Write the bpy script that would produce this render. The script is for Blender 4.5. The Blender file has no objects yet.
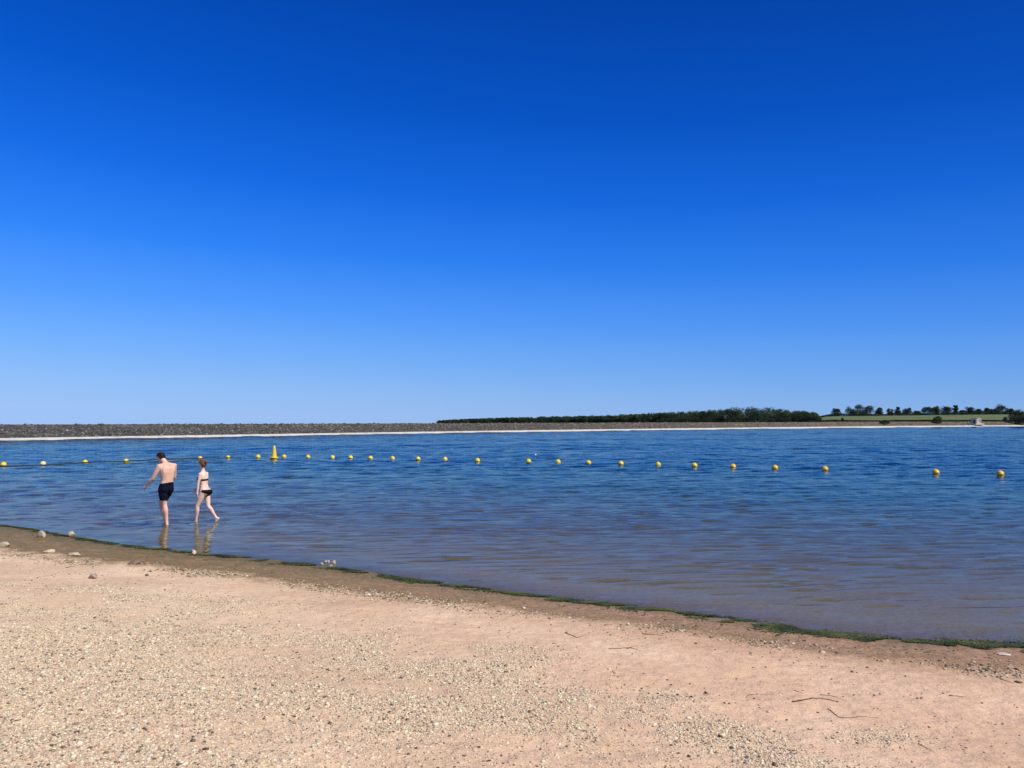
import bpy, bmesh, math, random
import numpy as np
from mathutils import Vector, Matrix, Euler
random.seed(7); rng = np.random.default_rng(7)
scene = bpy.context.scene
COL = scene.collection
R = math.radians

# ------------------------------------------------------------------ camera
F = 769.0; CH = 2.54; PITCH = math.atan(37/F)
cam_d = bpy.data.cameras.new('camera'); cam = bpy.data.objects.new('camera', cam_d); COL.objects.link(cam)
cam.location = (0, 0, CH); cam.rotation_euler = (R(90)+PITCH, 0, 0)
cam_d.sensor_width = 36; cam_d.lens = F/1024*36; cam_d.clip_start = 0.05; cam_d.clip_end = 20000
scene.camera = cam
cp, sp = math.cos(PITCH), math.sin(PITCH)
def ray(px, py):
    u = (px-512)/F; v = (384-py)/F
    return np.array([u, cp - v*sp, sp + v*cp])
def on_z(px, py, z=0.0):
    d = ray(px, py); t = (z-CH)/d[2]
    return np.array([d[0]*t, d[1]*t, z])
def to_px(x, y, z):
    dz = z-CH
    f = y*cp + dz*sp; u = -y*sp + dz*cp
    return 512 + F*x/f, 384 - F*u/f

# ------------------------------------------------------------------ noise
def _hash(ix, iy, seed):
    h = (ix.astype(np.int64)*374761393 + iy.astype(np.int64)*668265263 + seed*1442695041) & 0x7fffffff
    h = ((h ^ (h >> 13))*1274126177) & 0x7fffffff
    h = h ^ (h >> 16)
    return (h & 0xffff)/65535.0
def vnoise(x, y, seed=0):
    x = np.asarray(x, float); y = np.asarray(y, float)
    ix = np.floor(x); iy = np.floor(y); fx = x-ix; fy = y-iy
    fx = fx*fx*(3-2*fx); fy = fy*fy*(3-2*fy)
    a = _hash(ix, iy, seed); b = _hash(ix+1, iy, seed); c = _hash(ix, iy+1, seed); d = _hash(ix+1, iy+1, seed)
    return (a*(1-fx)+b*fx)*(1-fy)+(c*(1-fx)+d*fx)*fy
def fbm(x, y, seed=0, o=4):
    s = 0; a = .5; t = 0
    for i in range(o):
        s = s + a*vnoise(x*2**i+13.7*i, y*2**i-7.1*i, seed+i); t += a; a *= .5
    return s/t
def sstep(a, b, x):
    t = np.clip((np.asarray(x, float)-a)/(b-a), 0, 1); return t*t*(3-2*t)

# ------------------------------------------------------------------ shore and dam lines
shore_px = [(-60,519),(0,525),(30,529),(70,537),(130,546),(200,553.5),(256,558.5),(330,567),(400,578),(450,584.5),(512,592.5),(560,599),
            (620,605),(680,612),(750,622),(800,629.5),(860,636.5),(920,641),(1024,645.5),(1120,648)]
shore = [on_z(*p)[:2] for p in shore_px]
shore = [np.array([-130,40.]), np.array([-60,31.]), np.array([-28,23.8])] + shore[1:] + [np.array([12,8.0]), np.array([20,6.]), np.array([40,-6]), np.array([160,-60]), np.array([600,-120.])]
dam_px = [(0,440.5),(128,438.3),(256,436.2),(384,434),(512,432),(640,430.3),(768,428.7),(900,427.2),(1024,426.3)]
dam = [on_z(*p)[:2] for p in dam_px]
dam = [np.array([-140,20.]), np.array([-100,62.])] + dam + [np.array([420,520.]), np.array([1000,900.])]
def sdist(x, y, line):
    """signed distance to a polyline running left to right; positive = camera side (right of travel)"""
    x = np.asarray(x, float); y = np.asarray(y, float)
    best = np.full(x.shape, 1e18); sg = np.zeros(x.shape)
    for i in range(len(line)-1):
        a, b = line[i], line[i+1]; d = b-a; L2 = d@d
        t = np.clip(((x-a[0])*d[0]+(y-a[1])*d[1])/L2, 0, 1)
        qx = x-(a[0]+t*d[0]); qy = y-(a[1]+t*d[1]); dd = qx*qx+qy*qy
        cr = d[0]*(y-a[1]) - d[1]*(x-a[0])
        m = dd < best-1e-9
        best = np.where(m, dd, best); sg = np.where(m, np.where(cr > 0, -1., 1.), sg)
    return np.sqrt(best)*sg
def beach_z(x, y, s=None, detail=True):
    x = np.asarray(x, float); y = np.asarray(y, float)
    if s is None: s = sdist(x, y, shore)
    p = np.clip(s, 0, None); n = np.clip(-s, 0, None)
    z = np.where(p < 12, .05*p+.008*p*p, .6+1.152+(p-12)*.06)
    z = np.where(p > 30, 2.83+(p-30)*.01, z)
    z = z - np.minimum(.03*n+.0006*n*n, 3.5)
    if detail:
        k = sstep(.1, 2., p)
        z = z + k*((fbm(x*1.1, y*1.1, 5)-.5)*.07 + (fbm(x*5, y*5, 9)-.5)*.022 + (fbm(x*17, y*17, 12, 2)-.5)*.007)
        z = z + (1-k)*(fbm(x*3, y*3, 31, 3)-.5)*.012
    return z
def on_beach(px, py):
    d = ray(px, py); z = .3
    for _ in range(12):
        t = (z-CH)/d[2]; z = float(beach_z(d[0]*t, d[1]*t))
    return Vector((d[0]*t, d[1]*t, z))
def wet_w(x): return np.interp(x, [-14, -4, 0, 6], [2.0, 1.6, 1.05, 1.05])
grav_px = np.array([(-200,585),(0,588),(100,584),(200,606),(300,630),(400,643),(512,652),(620,690),(700,700),(760,730),(880,765),(1024,790),(1300,820)], float)
def gravel_density(x, y, z):
    px, py = to_px(x, np.maximum(y, 1.0), z)
    b = np.interp(px, grav_px[:,0], grav_px[:,1])
    d = sstep(-22, 26, py-b + (fbm(x*.9, y*.9, 44)-.5)*70)
    patch = sstep(.38, .62, fbm(x*1.3+4, y*1.3, 77, 4))
    extra = np.exp(-(((px-885)/40)**2+((py-738)/9)**2))*.9
    left = np.clip((620-px)/500, 0, 1)*sstep(15, 60, py-b)
    return np.clip(d*(.18+.95*patch+.45*left)+extra, 0, 1)

def g_land(x, y):
    x = np.asarray(x, float); y = np.asarray(y, float)
    r = np.hypot(x, y); col = np.where(y > 1, 512+F*x/np.maximum(y, 1), np.where(x > 0, 3000, -3000))
    k = sstep(775, 835, col)
    flat = np.where(r < 250, 1.6, 1.6-(r-250)*.004)
    top = np.interp(col, [820, 1000], [6.5, 8.4])
    hill = np.interp(y, [0, 395, 430], [1.9, 2.1, 2.7])+(top-2.7)*np.interp(y, [430, 700, 900, 8000], [0, 1, .85, -3])
    return flat*(1-k)+hill*k

# ------------------------------------------------------------------ material helpers
def mat(name):
    m = bpy.data.materials.new(name); m.use_nodes = True
    return m, m.node_tree.nodes, m.node_tree.links, m.node_tree.nodes['Principled BSDF']
def N(nt, t, **kw):
    n = nt.new(t)
    for k, v in kw.items():
        if hasattr(n, k): setattr(n, k, v)
        else: n.inputs[k].default_value = v
    return n
def ramp(nt, pts):
    n = nt.new('ShaderNodeValToRGB'); cr = n.color_ramp
    while len(cr.elements) < len(pts): cr.elements.new(.5)
    for e, (p, c) in zip(cr.elements, pts):
        e.position = p; e.color = (c[0], c[1], c[2], 1) if hasattr(c, '__len__') else (c, c, c, 1)
    return n
def mixc(nt, L, fac, a, b, mode='MIX'):
    n = nt.new('ShaderNodeMix'); n.data_type = 'RGBA'; n.blend_type = mode
    for s, v in ((n.inputs[0], fac), (n.inputs[6], a), (n.inputs[7], b)):
        if isinstance(v, (int, float)): s.default_value = v
        elif isinstance(v, tuple): s.default_value = (*v, 1) if len(v) == 3 else v
        else: L.new(v, s)
    return n.outputs[2]
def math_n(nt, L, op, a, b=0.0, c=None, clamp=False):
    n = nt.new('ShaderNodeMath'); n.operation = op; n.use_clamp = clamp
    for i, v in enumerate((a, b) if c is None else (a, b, c)):
        if isinstance(v, (int, float)): n.inputs[i].default_value = v
        else: L.new(v, n.inputs[i])
    return n.outputs[0]
def wpos(nt, L, scale=(1,1,1), rot=0):
    g = nt.new('ShaderNodeNewGeometry'); m = nt.new('ShaderNodeMapping')
    m.inputs['Scale'].default_value = scale; m.inputs['Rotation'].default_value = (0,0,rot)
    L.new(g.outputs['Position'], m.inputs['Vector']); return m.outputs[0]
def noise_m(name, c1, c2, scale=8, rough=.8, bump=.0, detail=4, spec=.3, p=(.35,.65)):
    m, nt, L, b = mat(name)
    tc = nt.new('ShaderNodeTexCoord')
    n = N(nt, 'ShaderNodeTexNoise'); n.inputs['Scale'].default_value = scale; n.inputs['Detail'].default_value = detail
    L.new(tc.outputs['Object'], n.inputs['Vector'])
    r = ramp(nt, [(p[0], c1), (p[1], c2)]); L.new(n.outputs['Fac'], r.inputs[0]); L.new(r.outputs[0], b.inputs['Base Color'])
    b.inputs['Roughness'].default_value = rough; b.inputs['Specular IOR Level'].default_value = spec
    if bump:
        bp = nt.new('ShaderNodeBump'); bp.inputs['Strength'].default_value = .6; bp.inputs['Distance'].default_value = bump
        L.new(n.outputs['Fac'], bp.inputs['Height']); L.new(bp.outputs[0], b.inputs['Normal'])
    return m
def attr_m(name, rough=.85, var=.25, scale=60, spec=.25):
    m, nt, L, b = mat(name)
    a = nt.new('ShaderNodeAttribute'); a.attribute_name = 'tone'
    n = N(nt, 'ShaderNodeTexNoise'); n.inputs['Scale'].default_value = scale
    g = nt.new('ShaderNodeNewGeometry'); L.new(g.outputs['Position'], n.inputs['Vector'])
    r = ramp(nt, [(.3, 1-var), (.7, 1.0)]); L.new(n.outputs['Fac'], r.inputs[0])
    L.new(mixc(nt, L, 1.0, a.outputs['Color'], r.outputs[0], 'MULTIPLY'), b.inputs['Base Color'])
    b.inputs['Roughness'].default_value = rough; b.inputs['Specular IOR Level'].default_value = spec
    return m

# ------------------------------------------------------------------ object helpers
def mesh_np(name, V, Fq, m=None, smooth=False, attrs=None, parent=None, tone=None):
    me = bpy.data.meshes.new(name)
    V = np.asarray(V, np.float32); Fq = np.asarray(Fq, np.int32)
    k = Fq.shape[1]
    me.vertices.add(len(V)); me.vertices.foreach_set('co', V.ravel())
    me.loops.add(Fq.size); me.loops.foreach_set('vertex_index', Fq.ravel())
    me.polygons.add(len(Fq)); me.polygons.foreach_set('loop_start', np.arange(0, Fq.size, k, dtype=np.int32))
    me.polygons.foreach_set('loop_total', np.full(len(Fq), k, np.int32))
    me.update(calc_edges=True)
    if smooth: me.polygons.foreach_set('use_smooth', np.ones(len(Fq), bool))
    for an, av in (attrs or {}).items():
        a = me.attributes.new(an, 'FLOAT', 'POINT'); a.data.foreach_set('value', np.asarray(av, np.float32))
    if tone is not None:
        a = me.attributes.new('tone', 'FLOAT_COLOR', 'POINT')
        t = np.ones((len(V), 4), np.float32); t[:, :3] = tone; a.data.foreach_set('color', t.ravel())
    if m: me.materials.append(m)
    o = bpy.data.objects.new(name, me); COL.objects.link(o)
    if parent: o.parent = parent
    return o
def from_bm(name, bm, m, parent=None, smooth=True, loc=None):
    me = bpy.data.meshes.new(name); bmesh.ops.recalc_face_normals(bm, faces=bm.faces); bm.to_mesh(me); bm.free()
    if smooth:
        for p in me.polygons: p.use_smooth = True
    if m: me.materials.append(m)
    o = bpy.data.objects.new(name, me); COL.objects.link(o)
    if parent: o.parent = parent
    if loc is not None: o.location = loc
    return o
def tag(o, label=None, cat=None, group=None, kind=None):
    if label: o['label'] = label
    if cat: o['category'] = cat
    if group: o['group'] = group
    if kind: o['kind'] = kind
    return o
def thing(name, label, cat, loc=(0,0,0), rz=0, group=None):
    o = bpy.data.objects.new(name, None); COL.objects.link(o); o.location = loc; o.rotation_euler = (0,0,rz)
    o.empty_display_size = .2
    return tag(o, label, cat, group)
def box_bm(bm, c, s, bev=0):
    r = bmesh.ops.create_cube(bm, size=1, matrix=Matrix.Translation(c) @ Matrix.Diagonal((*s, 1)))
    if bev: bmesh.ops.bevel(bm, geom=list({e for v in r['verts'] for e in v.link_edges}), offset=bev, segments=2, affect='EDGES')
def grid_faces(nr, nc):
    i = np.arange(nr-1)[:,None]*nc + np.arange(nc-1)[None,:]
    return np.stack([i, i+1, i+nc+1, i+nc], -1).reshape(-1, 4)
def polar(rs, th):
    """theta measured from +Y clockwise"""
    rr, tt = np.meshgrid(rs, th, indexing='ij')
    return (rr*np.sin(tt)).ravel(), (rr*np.cos(tt)).ravel()

# ------------------------------------------------------------------ world and sun
w = bpy.data.worlds.new('World'); scene.world = w; w.use_nodes = True
nt, L = w.node_tree.nodes, w.node_tree.links
bg = nt['Background']
sky = nt.new('ShaderNodeTexSky'); sky.sky_type = 'NISHITA'; sky.sun_disc = False
sun_dir = Vector((.72, -.42, .98)).normalized()
sky.sun_elevation = math.asin(sun_dir.z); sky.sun_rotation = math.atan2(sun_dir.x, sun_dir.y)
sky.air_density = 1.0; sky.dust_density = .25; sky.ozone_density = 3.0; sky.altitude = 100
hs = nt.new('ShaderNodeHueSaturation'); hs.inputs['Saturation'].default_value = 1.2
L.new(sky.outputs[0], hs.inputs['Color'])
# elevation colour of a very clear, polarised looking summer sky, blended with the physical sky
tcw = nt.new('ShaderNodeTexCoord'); sx = nt.new('ShaderNodeSeparateXYZ'); L.new(tcw.outputs['Generated'], sx.inputs[0])
def lin(r_, g_, b_):
    return tuple(((v/255+.055)/1.055)**2.4 if v > 10 else v/255/12.92 for v in (r_, g_, b_))
SKY = [(0, (150,187,238)), (.03, (138,183,241)), (.07, (114,172,246)), (.13, (80,152,249)), (.20, (44,128,242)), (.28, (18,104,224)), (.37, (2,84,198)), (.48, (0,68,172)), (.75, (0,50,135)), (1, (0,44,120))]
rp = ramp(nt, [(p, lin(*c)) for p, c in SKY]); L.new(math_n(nt, L, 'MULTIPLY_ADD', sx.outputs['X'], .035, sx.outputs['Z'], clamp=True), rp.inputs[0])
x10 = nt.new('ShaderNodeVectorMath'); x10.operation = 'SCALE'; x10.inputs['Scale'].default_value = 10.0; L.new(math_n(nt, L, 'MULTIPLY_ADD', sx.outputs['X'], -1.6, 10.0), x10.inputs['Scale']); L.new(rp.outputs[0], x10.inputs[0])
L.new(mixc(nt, L, .97, hs.outputs[0], x10.outputs[0]), bg.inputs['Color'])
bg.inputs['Strength'].default_value = .10
sd = bpy.data.lights.new('sun', 'SUN'); sd.energy = 5.0; sd.angle = R(.53); sd.color = (1, .93, .80)
so = bpy.data.objects.new('sun', sd); COL.objects.link(so)
so.rotation_euler = sun_dir.to_track_quat('Z', 'Y').to_euler(); so.location = (30, -20, 40)
scene.view_settings.view_transform = 'Standard'; scene.view_settings.look = 'None'
scene.view_settings.exposure = 0; scene.view_settings.gamma = 1
scene.render.engine = 'CYCLES'
scene.cycles.max_bounces = 6; scene.cycles.transparent_max_bounces = 8

# ------------------------------------------------------------------ beach
mb, nt, L, b = mat('beach_sand')
P = wpos(nt, L)
wa = nt.new('ShaderNodeAttribute'); wa.attribute_name = 'wet'
ga = nt.new('ShaderNodeAttribute'); ga.attribute_name = 'gravel'
def tex(scale, detail=4, rough=.55, vec=None):
    n = N(nt, 'ShaderNodeTexNoise'); n.inputs['Scale'].default_value = scale; n.inputs['Detail'].default_value = detail
    n.inputs['Roughness'].default_value = rough; L.new(vec or P, n.inputs['Vector']); return n.outputs['Fac']
big = ramp(nt, [(.35, (.66,.465,.30)), (.55, (.745,.54,.36)), (.7, (.80,.61,.42))]); L.new(tex(.7, 5), big.inputs[0])
fine = ramp(nt, [(.25, .62), (.5, .96), (.8, 1.12)]); L.new(tex(70, 3, .7), fine.inputs[0])
mid = ramp(nt, [(.3, .86), (.65, 1.04)]); L.new(tex(9, 5, .65), mid.inputs[0])
c = mixc(nt, L, 1., big.outputs[0], fine.outputs[0], 'MULTIPLY'); c = mixc(nt, L, 1., c, mid.outputs[0], 'MULTIPLY')
# fine grit colours where gravel is dense
vor = N(nt, 'ShaderNodeTexVoronoi'); vor.inputs['Scale'].default_value = 75; L.new(P, vor.inputs['Vector'])
gr = ramp(nt, [(0, (.16,.115,.07)), (.2, (.44,.33,.21)), (.45, (.66,.50,.33)), (.75, (.80,.68,.46)), (1, (.56,.48,.36))]); L.new(vor.outputs['Color'], gr.inputs[0])
gfac = math_n(nt, L, 'MULTIPLY', ga.outputs['Fac'], .75)
c = mixc(nt, L, gfac, c, gr.outputs[0])
# wet strip
wn = math_n(nt, L, 'ADD', wa.outputs['Fac'], math_n(nt, L, 'MULTIPLY', math_n(nt, L, 'SUBTRACT', tex(2.6, 9, .72), .5), 1.3))
wr = ramp(nt, [(.72, 1.0), (1.12, 0.0)]); wr.color_ramp.elements[1].position = 1.0
ws = math_n(nt, L, 'MULTIPLY', wn, .8); L.new(ws, wr.inputs[0])
wetc = ramp(nt, [(.35, (.17,.12,.035)), (.5, (.27,.175,.065)), (.68, (.36,.23,.115))]); L.new(tex(3.1, 8, .75), wetc.inputs[0])
wmid = ramp(nt, [(.34, .5), (.5, 1.0), (.66, 1.4)]); L.new(tex(16, 8, .8), wmid.inputs[0])
blot = ramp(nt, [(.42, 0.0), (.58, 1.0)]); PS = wpos(nt, L, (.55, 2.6, 1), R(-24)); L.new(tex(1.6, 8, .72, PS), blot.inputs[0])
wetc_o = mixc(nt, L, math_n(nt, L, 'MULTIPLY', blot.outputs[0], .75), wetc.outputs[0], (.20,.15,.05))
wet2 = mixc(nt, L, 1., mixc(nt, L, 1., wetc_o, fine.outputs[0], 'MULTIPLY'), wmid.outputs[0], 'MULTIPLY')
c = mixc(nt, L, wr.outputs[0], c, wet2)
gx = nt.new('ShaderNodeNewGeometry'); sxx = nt.new('ShaderNodeSeparateXYZ'); L.new(gx.outputs['Position'], sxx.inputs[0])
east = nt.new('ShaderNodeMapRange'); east.inputs['From Min'].default_value = -5; east.inputs['From Max'].default_value = 2.5; L.new(sxx.outputs['X'], east.inputs['Value'])
dmp = ramp(nt, [(0, 1.0), (1.0, 0.0)]); dmp.color_ramp.interpolation = 'EASE'
L.new(math_n(nt, L, 'MULTIPLY', math_n(nt, L, 'ADD', wa.outputs['Fac'], math_n(nt, L, 'MULTIPLY', math_n(nt, L, 'SUBTRACT', tex(1.7, 8, .7, PS), .5), 2.2)), .42, clamp=True), dmp.inputs[0])
c = mixc(nt, L, math_n(nt, L, 'MULTIPLY', math_n(nt, L, 'MULTIPLY', dmp.outputs[0], east.outputs[0]), .85), c, mixc(nt, L, 1., mixc(nt, L, blot.outputs[0], (.42,.255,.16), (.33,.23,.13)), wmid.outputs[0], 'MULTIPLY'))
pink = mixc(nt, L, math_n(nt, L, 'MULTIPLY', east.outputs[0], .6), (1., 1., 1.), (1.0, .925, .935)); c = mixc(nt, L, 1., c, pink, 'MULTIPLY')
# green film right at the water line, merging under water into brown silt
gm = ramp(nt, [(.0, 1.0), (.5, 0.0)]); L.new(math_n(nt, L, 'ADD', wa.outputs['Fac'], math_n(nt, L, 'MULTIPLY', math_n(nt, L, 'SUBTRACT', tex(4, 4), .5), .5)), gm.inputs[0])
c = mixc(nt, L, math_n(nt, L, 'MULTIPLY', gm.outputs[0], .6), c, (.075,.080,.018))
sub = ramp(nt, [(0.0, 1.0), (1.0, 0.0)]); L.new(math_n(nt, L, 'ADD', wa.outputs['Fac'], 1.0, clamp=True), sub.inputs[0])
c = mixc(nt, L, sub.outputs[0], c, (.28,.245,.15))
L.new(c, b.inputs['Base Color'])
rr = ramp(nt, [(0, .9), (1, .55)]); L.new(wr.outputs[0], rr.inputs[0]); L.new(rr.outputs[0], b.inputs['Roughness'])
b.inputs['Specular IOR Level'].default_value = .12
bp1 = nt.new('ShaderNodeBump'); bp1.inputs['Distance'].default_value = .012; bp1.inputs['Strength'].default_value = .8; L.new(tex(45, 4, .65), bp1.inputs['Height'])
bp2 = nt.new('ShaderNodeBump'); bp2.inputs['Distance'].default_value = .05; bp2.inputs['Strength'].default_value = .7; L.new(tex(7, 4, .55), bp2.inputs['Height'])
L.new(bp1.outputs[0], bp2.inputs['Normal']); L.new(bp2.outputs[0], b.inputs['Normal'])

rs = np.concatenate([[.05], np.geomspace(.5, 24, 620), np.geomspace(25, 75, 40)])
th = np.concatenate([np.arange(-180, -62, 4.), np.arange(-62, 62.1, .25), np.arange(66, 181, 4.)])*math.pi/180
X, Y = polar(rs, th); S = sdist(X, Y, shore); Z = beach_z(X, Y, S)
wet = S/wet_w(X)
Gd = gravel_density(X, Y, Z)
mesh_np('beach', np.stack([X, Y, Z], 1), grid_faces(len(rs), len(th)), mb, True, {'wet': np.clip(wet, -1.2, 3), 'gravel': Gd})
tag(COL.objects['beach'], kind='structure')

# ------------------------------------------------------------------ wide ground
mg, nt, L, b = mat('meadow_ground')
n = N(nt, 'ShaderNodeTexNoise'); n.inputs['Scale'].default_value = .05; n.inputs['Detail'].default_value = 6; L.new(wpos(nt, L), n.inputs['Vector'])
r = ramp(nt, [(.35, (.10,.11,.035)), (.65, (.20,.17,.075))]); L.new(n.outputs['Fac'], r.inputs[0]); L.new(r.outputs[0], b.inputs['Base Color'])
b.inputs['Roughness'].default_value = .95; b.inputs['Specular IOR Level'].default_value = .1
rs = np.concatenate([np.geomspace(70, 900, 270), np.geomspace(920, 9000, 40)])
th = np.concatenate([np.arange(-180, -70, 4.), np.arange(-70, 70.1, .5), np.arange(74, 181, 4.)])*math.pi/180
X, Y = polar(rs, th)
T = -sdist(X, Y, dam); S = sdist(X, Y, shore)
land = g_land(X, Y)
k = sstep(2, 18, T); Z = -4*(1-k)+land*k
back = (S > 0) & (T < 0)
Z = np.where(S > 0, np.maximum(Z, beach_z(X, Y, S, False)-.05), Z)
mesh_np('ground', np.stack([X, Y, Z], 1), grid_faces(len(rs), len(th)), mg, True)
tag(COL.objects['ground'], kind='structure')

# ------------------------------------------------------------------ water
SL = .24
mw = bpy.data.materials.new('lake_water'); mw.use_nodes = True
nt, L = mw.node_tree.nodes, mw.node_tree.links
nt.clear()
out = nt.new('ShaderNodeOutputMaterial')
dp = nt.new('ShaderNodeAttribute'); dp.attribute_name = 'depth'
def wn_(scale, vecscale, rot, detail=3, dist=0.0):
    n = nt.new('ShaderNodeTexNoise'); n.inputs['Scale'].default_value = scale; n.inputs['Detail'].default_value = detail
    n.inputs['Roughness'].default_value = .55; n.inputs['Distortion'].default_value = dist
    L.new(wpos(nt, L, vecscale, rot), n.inputs['Vector']); return n
def vmath(op, a, b=None, sc=None):
    n = nt.new('ShaderNodeVectorMath'); n.operation = op
    for i, v in enumerate((a, b)):
        if v is None: continue
        if isinstance(v, tuple): n.inputs[i].default_value = v
        else: L.new(v, n.inputs[i])
    if sc is not None:
        if isinstance(sc, (int, float)): n.inputs['Scale'].default_value = sc
        else: L.new(sc, n.inputs['Scale'])
    return n.outputs[0]
n1 = wn_(1, (.9, 3.6, 1), R(6), 3, .3)        # wavelets
n2 = wn_(1, (3.0, 10, 1), R(-5), 3, .2)      # fine ripple
n3 = wn_(1, (.02, .09, 1), R(4), 4)        # gusts: patches of rougher and calmer water
gust = ramp(nt, [(.35, .55), (.65, 1.25)]); L.new(n3.outputs['Fac'], gust.inputs[0])
v = vmath('ADD', vmath('MULTIPLY', vmath('SUBTRACT', n1.outputs['Color'], (.5,.5,.5)), (.30, .62, 0)),
          vmath('MULTIPLY', vmath('SUBTRACT', n2.outputs['Color'], (.5,.5,.5)), (.26, .55, 0)))
calm = ramp(nt, [(.0, .6), (.1, .85), (1.0, 1.1)]); L.new(math_n(nt, L, 'MULTIPLY', dp.outputs['Fac'], .5, clamp=True), calm.inputs[0])
wr_ = nt.new('ShaderNodeAttribute'); wr_.attribute_name = 'wind'
v = vmath('SCALE', v, None, math_n(nt, L, 'MULTIPLY', gust.outputs[0], wr_.outputs['Fac']))
nrm = vmath('NORMALIZE', vmath('ADD', v, (0, 0, 1)))
gl = nt.new('ShaderNodeBsdfGlossy'); gl.inputs['Roughness'].default_value = .06; gl.inputs['Color'].default_value = (.73,.77,.70,1); L.new(nrm, gl.inputs['Normal'])
fr = nt.new('ShaderNodeFresnel'); fr.inputs['IOR'].default_value = 1.33; L.new(nrm, fr.inputs['Normal'])
tr = nt.new('ShaderNodeBsdfTransparent'); tr.inputs['Color'].default_value = (.86,.84,.78,1)
df = nt.new('ShaderNodeBsdfDiffuse')
dc = ramp(nt, [(0, (.19,.175,.105)), (.12, (.11,.11,.075)), (.35, (.034,.064,.054)), (.7, (.006,.022,.036)), (1, (.002,.012,.030))]); L.new(math_n(nt, L, 'MULTIPLY', dp.outputs['Fac'], .5, clamp=True), dc.inputs[0])
L.new(dc.outputs[0], df.inputs['Color'])
op = math_n(nt, L, 'SUBTRACT', 1.0, math_n(nt, L, 'POWER', 2.718, math_n(nt, L, 'MULTIPLY', dp.outputs['Fac'], -2.6)))
m1 = nt.new('ShaderNodeMixShader'); L.new(op, m1.inputs[0]); L.new(tr.outputs[0], m1.inputs[1]); L.new(df.outputs[0], m1.inputs[2])
m2 = nt.new('ShaderNodeMixShader'); L.new(fr.outputs[0], m2.inputs[0]); L.new(m1.outputs[0], m2.inputs[1]); L.new(gl.outputs[0], m2.inputs[2])
L.new(m2.outputs[0], out.inputs[0])
rs = np.concatenate([np.geomspace(3, 7, 40), np.geomspace(7.02, 420, 2000), np.geomspace(425, 1300, 30)])
th = np.concatenate([np.arange(-85, -42, 1.), np.arange(-42, 44.1, .25), np.arange(45, 96, 1.)])*math.pi/180
X, Y = polar(rs, th); S = sdist(X, Y, shore); T = -sdist(X, Y, dam)
dep = np.clip(-beach_z(X, Y, S, False), 0, 4)
RR = np.hypot(X, Y); DR = np.clip(RR*.00205, .016, 3)
ca, sa = math.cos(R(8)), math.sin(R(8)); XX = X*ca+Y*sa; YY = -X*sa+Y*ca
Z = np.zeros_like(X)
warp = fbm(XX*.15, YY*.15, 71, 2)*3
gust_ = .55+.9*fbm(XX*.012, YY*.05, 91, 3)
rot_ = [.0, .22, -.16, .12, -.08, .05]
for i_, (lam, dmin) in enumerate([(.11, 0), (.22, .02), (.45, .08), (.9, .25), (1.8, .5), (3.6, .9)]):
    a_ = sstep(1.0, 2.4, lam/DR)*np.clip(dep/max(dmin, .02), .12, 1)*[1, 1, .8, .5, .35, .3][i_]
    if .3 < lam < 1.2: a_ = a_*np.interp(RR, [10, 45], [.12, .85])
    if lam < .3: a_ = a_*np.interp(RR, [10, 30], [.5, .9])
    xr = XX*math.cos(rot_[i_])+YY*math.sin(rot_[i_]); yr = -XX*math.sin(rot_[i_])+YY*math.cos(rot_[i_])
    if lam > 1.2: a_ = a_*sstep(20*lam, 90*lam, RR)
    Z += a_*SL*lam*(vnoise(xr/(lam*[3.2, 4.5, 4.5, 3.8, 3.2, 3.2][i_])+i_*9.1, (yr+warp*.15)/lam*1.0+i_*3.3, 200+i_)-.5)
Z *= gust_*np.interp(RR, [9, 30], [.62, 1])
# long low crests rolling in to the shallows
ph_ = 2*math.pi*(YY+.9*(fbm(XX*.16, YY*.35, 51, 3)-.5)+.16*(fbm(XX*.8, YY*1.3, 52, 2)-.5))
near_ = np.interp(RR, [8, 18, 36], [1, .95, 0])*np.clip(dep/.05, .12, 1)
ph2 = 2*math.pi*(YY+XX*.05+.7*(fbm(XX*.22+9, YY*.4, 53, 3)-.5))
Z += .0075*np.sin(ph_/.40)*near_*(.3+1.2*fbm(XX*.3, YY*1.0, 57, 2))
Z += .0066*np.sin(ph2/.22)*near_*(.2+1.3*fbm(XX*.35, YY*1.3, 58, 2))
Z += .0040*np.sin(ph_/.14+2*fbm(XX*.4, YY*.5, 59, 2))*near_*np.interp(RR, [8, 20], [1, .4])
cw = on_z(272, 513); mk_ = np.exp(-((X-cw[0])/1.9)**2-((Y-cw[1])/1.0)**2)
Z += .010*np.sin(2*math.pi*(YY+XX*.12+.4*fbm(XX*.9, YY*.9, 61, 2))/.33)*mk_
for q_ in ((165.5, 524.2), (203.2, 521.6)):
    c_ = on_z(*q_); d_ = np.hypot(X-c_[0], Y-c_[1]); Z += .006*np.sin(d_*21)*np.exp(-d_/.9)*sstep(.05, .25, d_)
Z = np.maximum(Z, -dep*.45)
Fc = grid_faces(len(rs), len(th))
keep = (S[Fc].min(1) < 1.2) & (T[Fc].min(1) < 3)
Fc = Fc[keep]; u, inv = np.unique(Fc, return_inverse=True); inv = inv.reshape(Fc.shape)
mesh_np('water', np.stack([X, Y, Z], 1)[u], inv, mw, True, {'depth': dep[u], 'wind': np.interp(RR, [8, 18, 45, 110], [.26, .36, .68, 1.0])[u]})
tag(COL.objects['water'], kind='structure')

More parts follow.
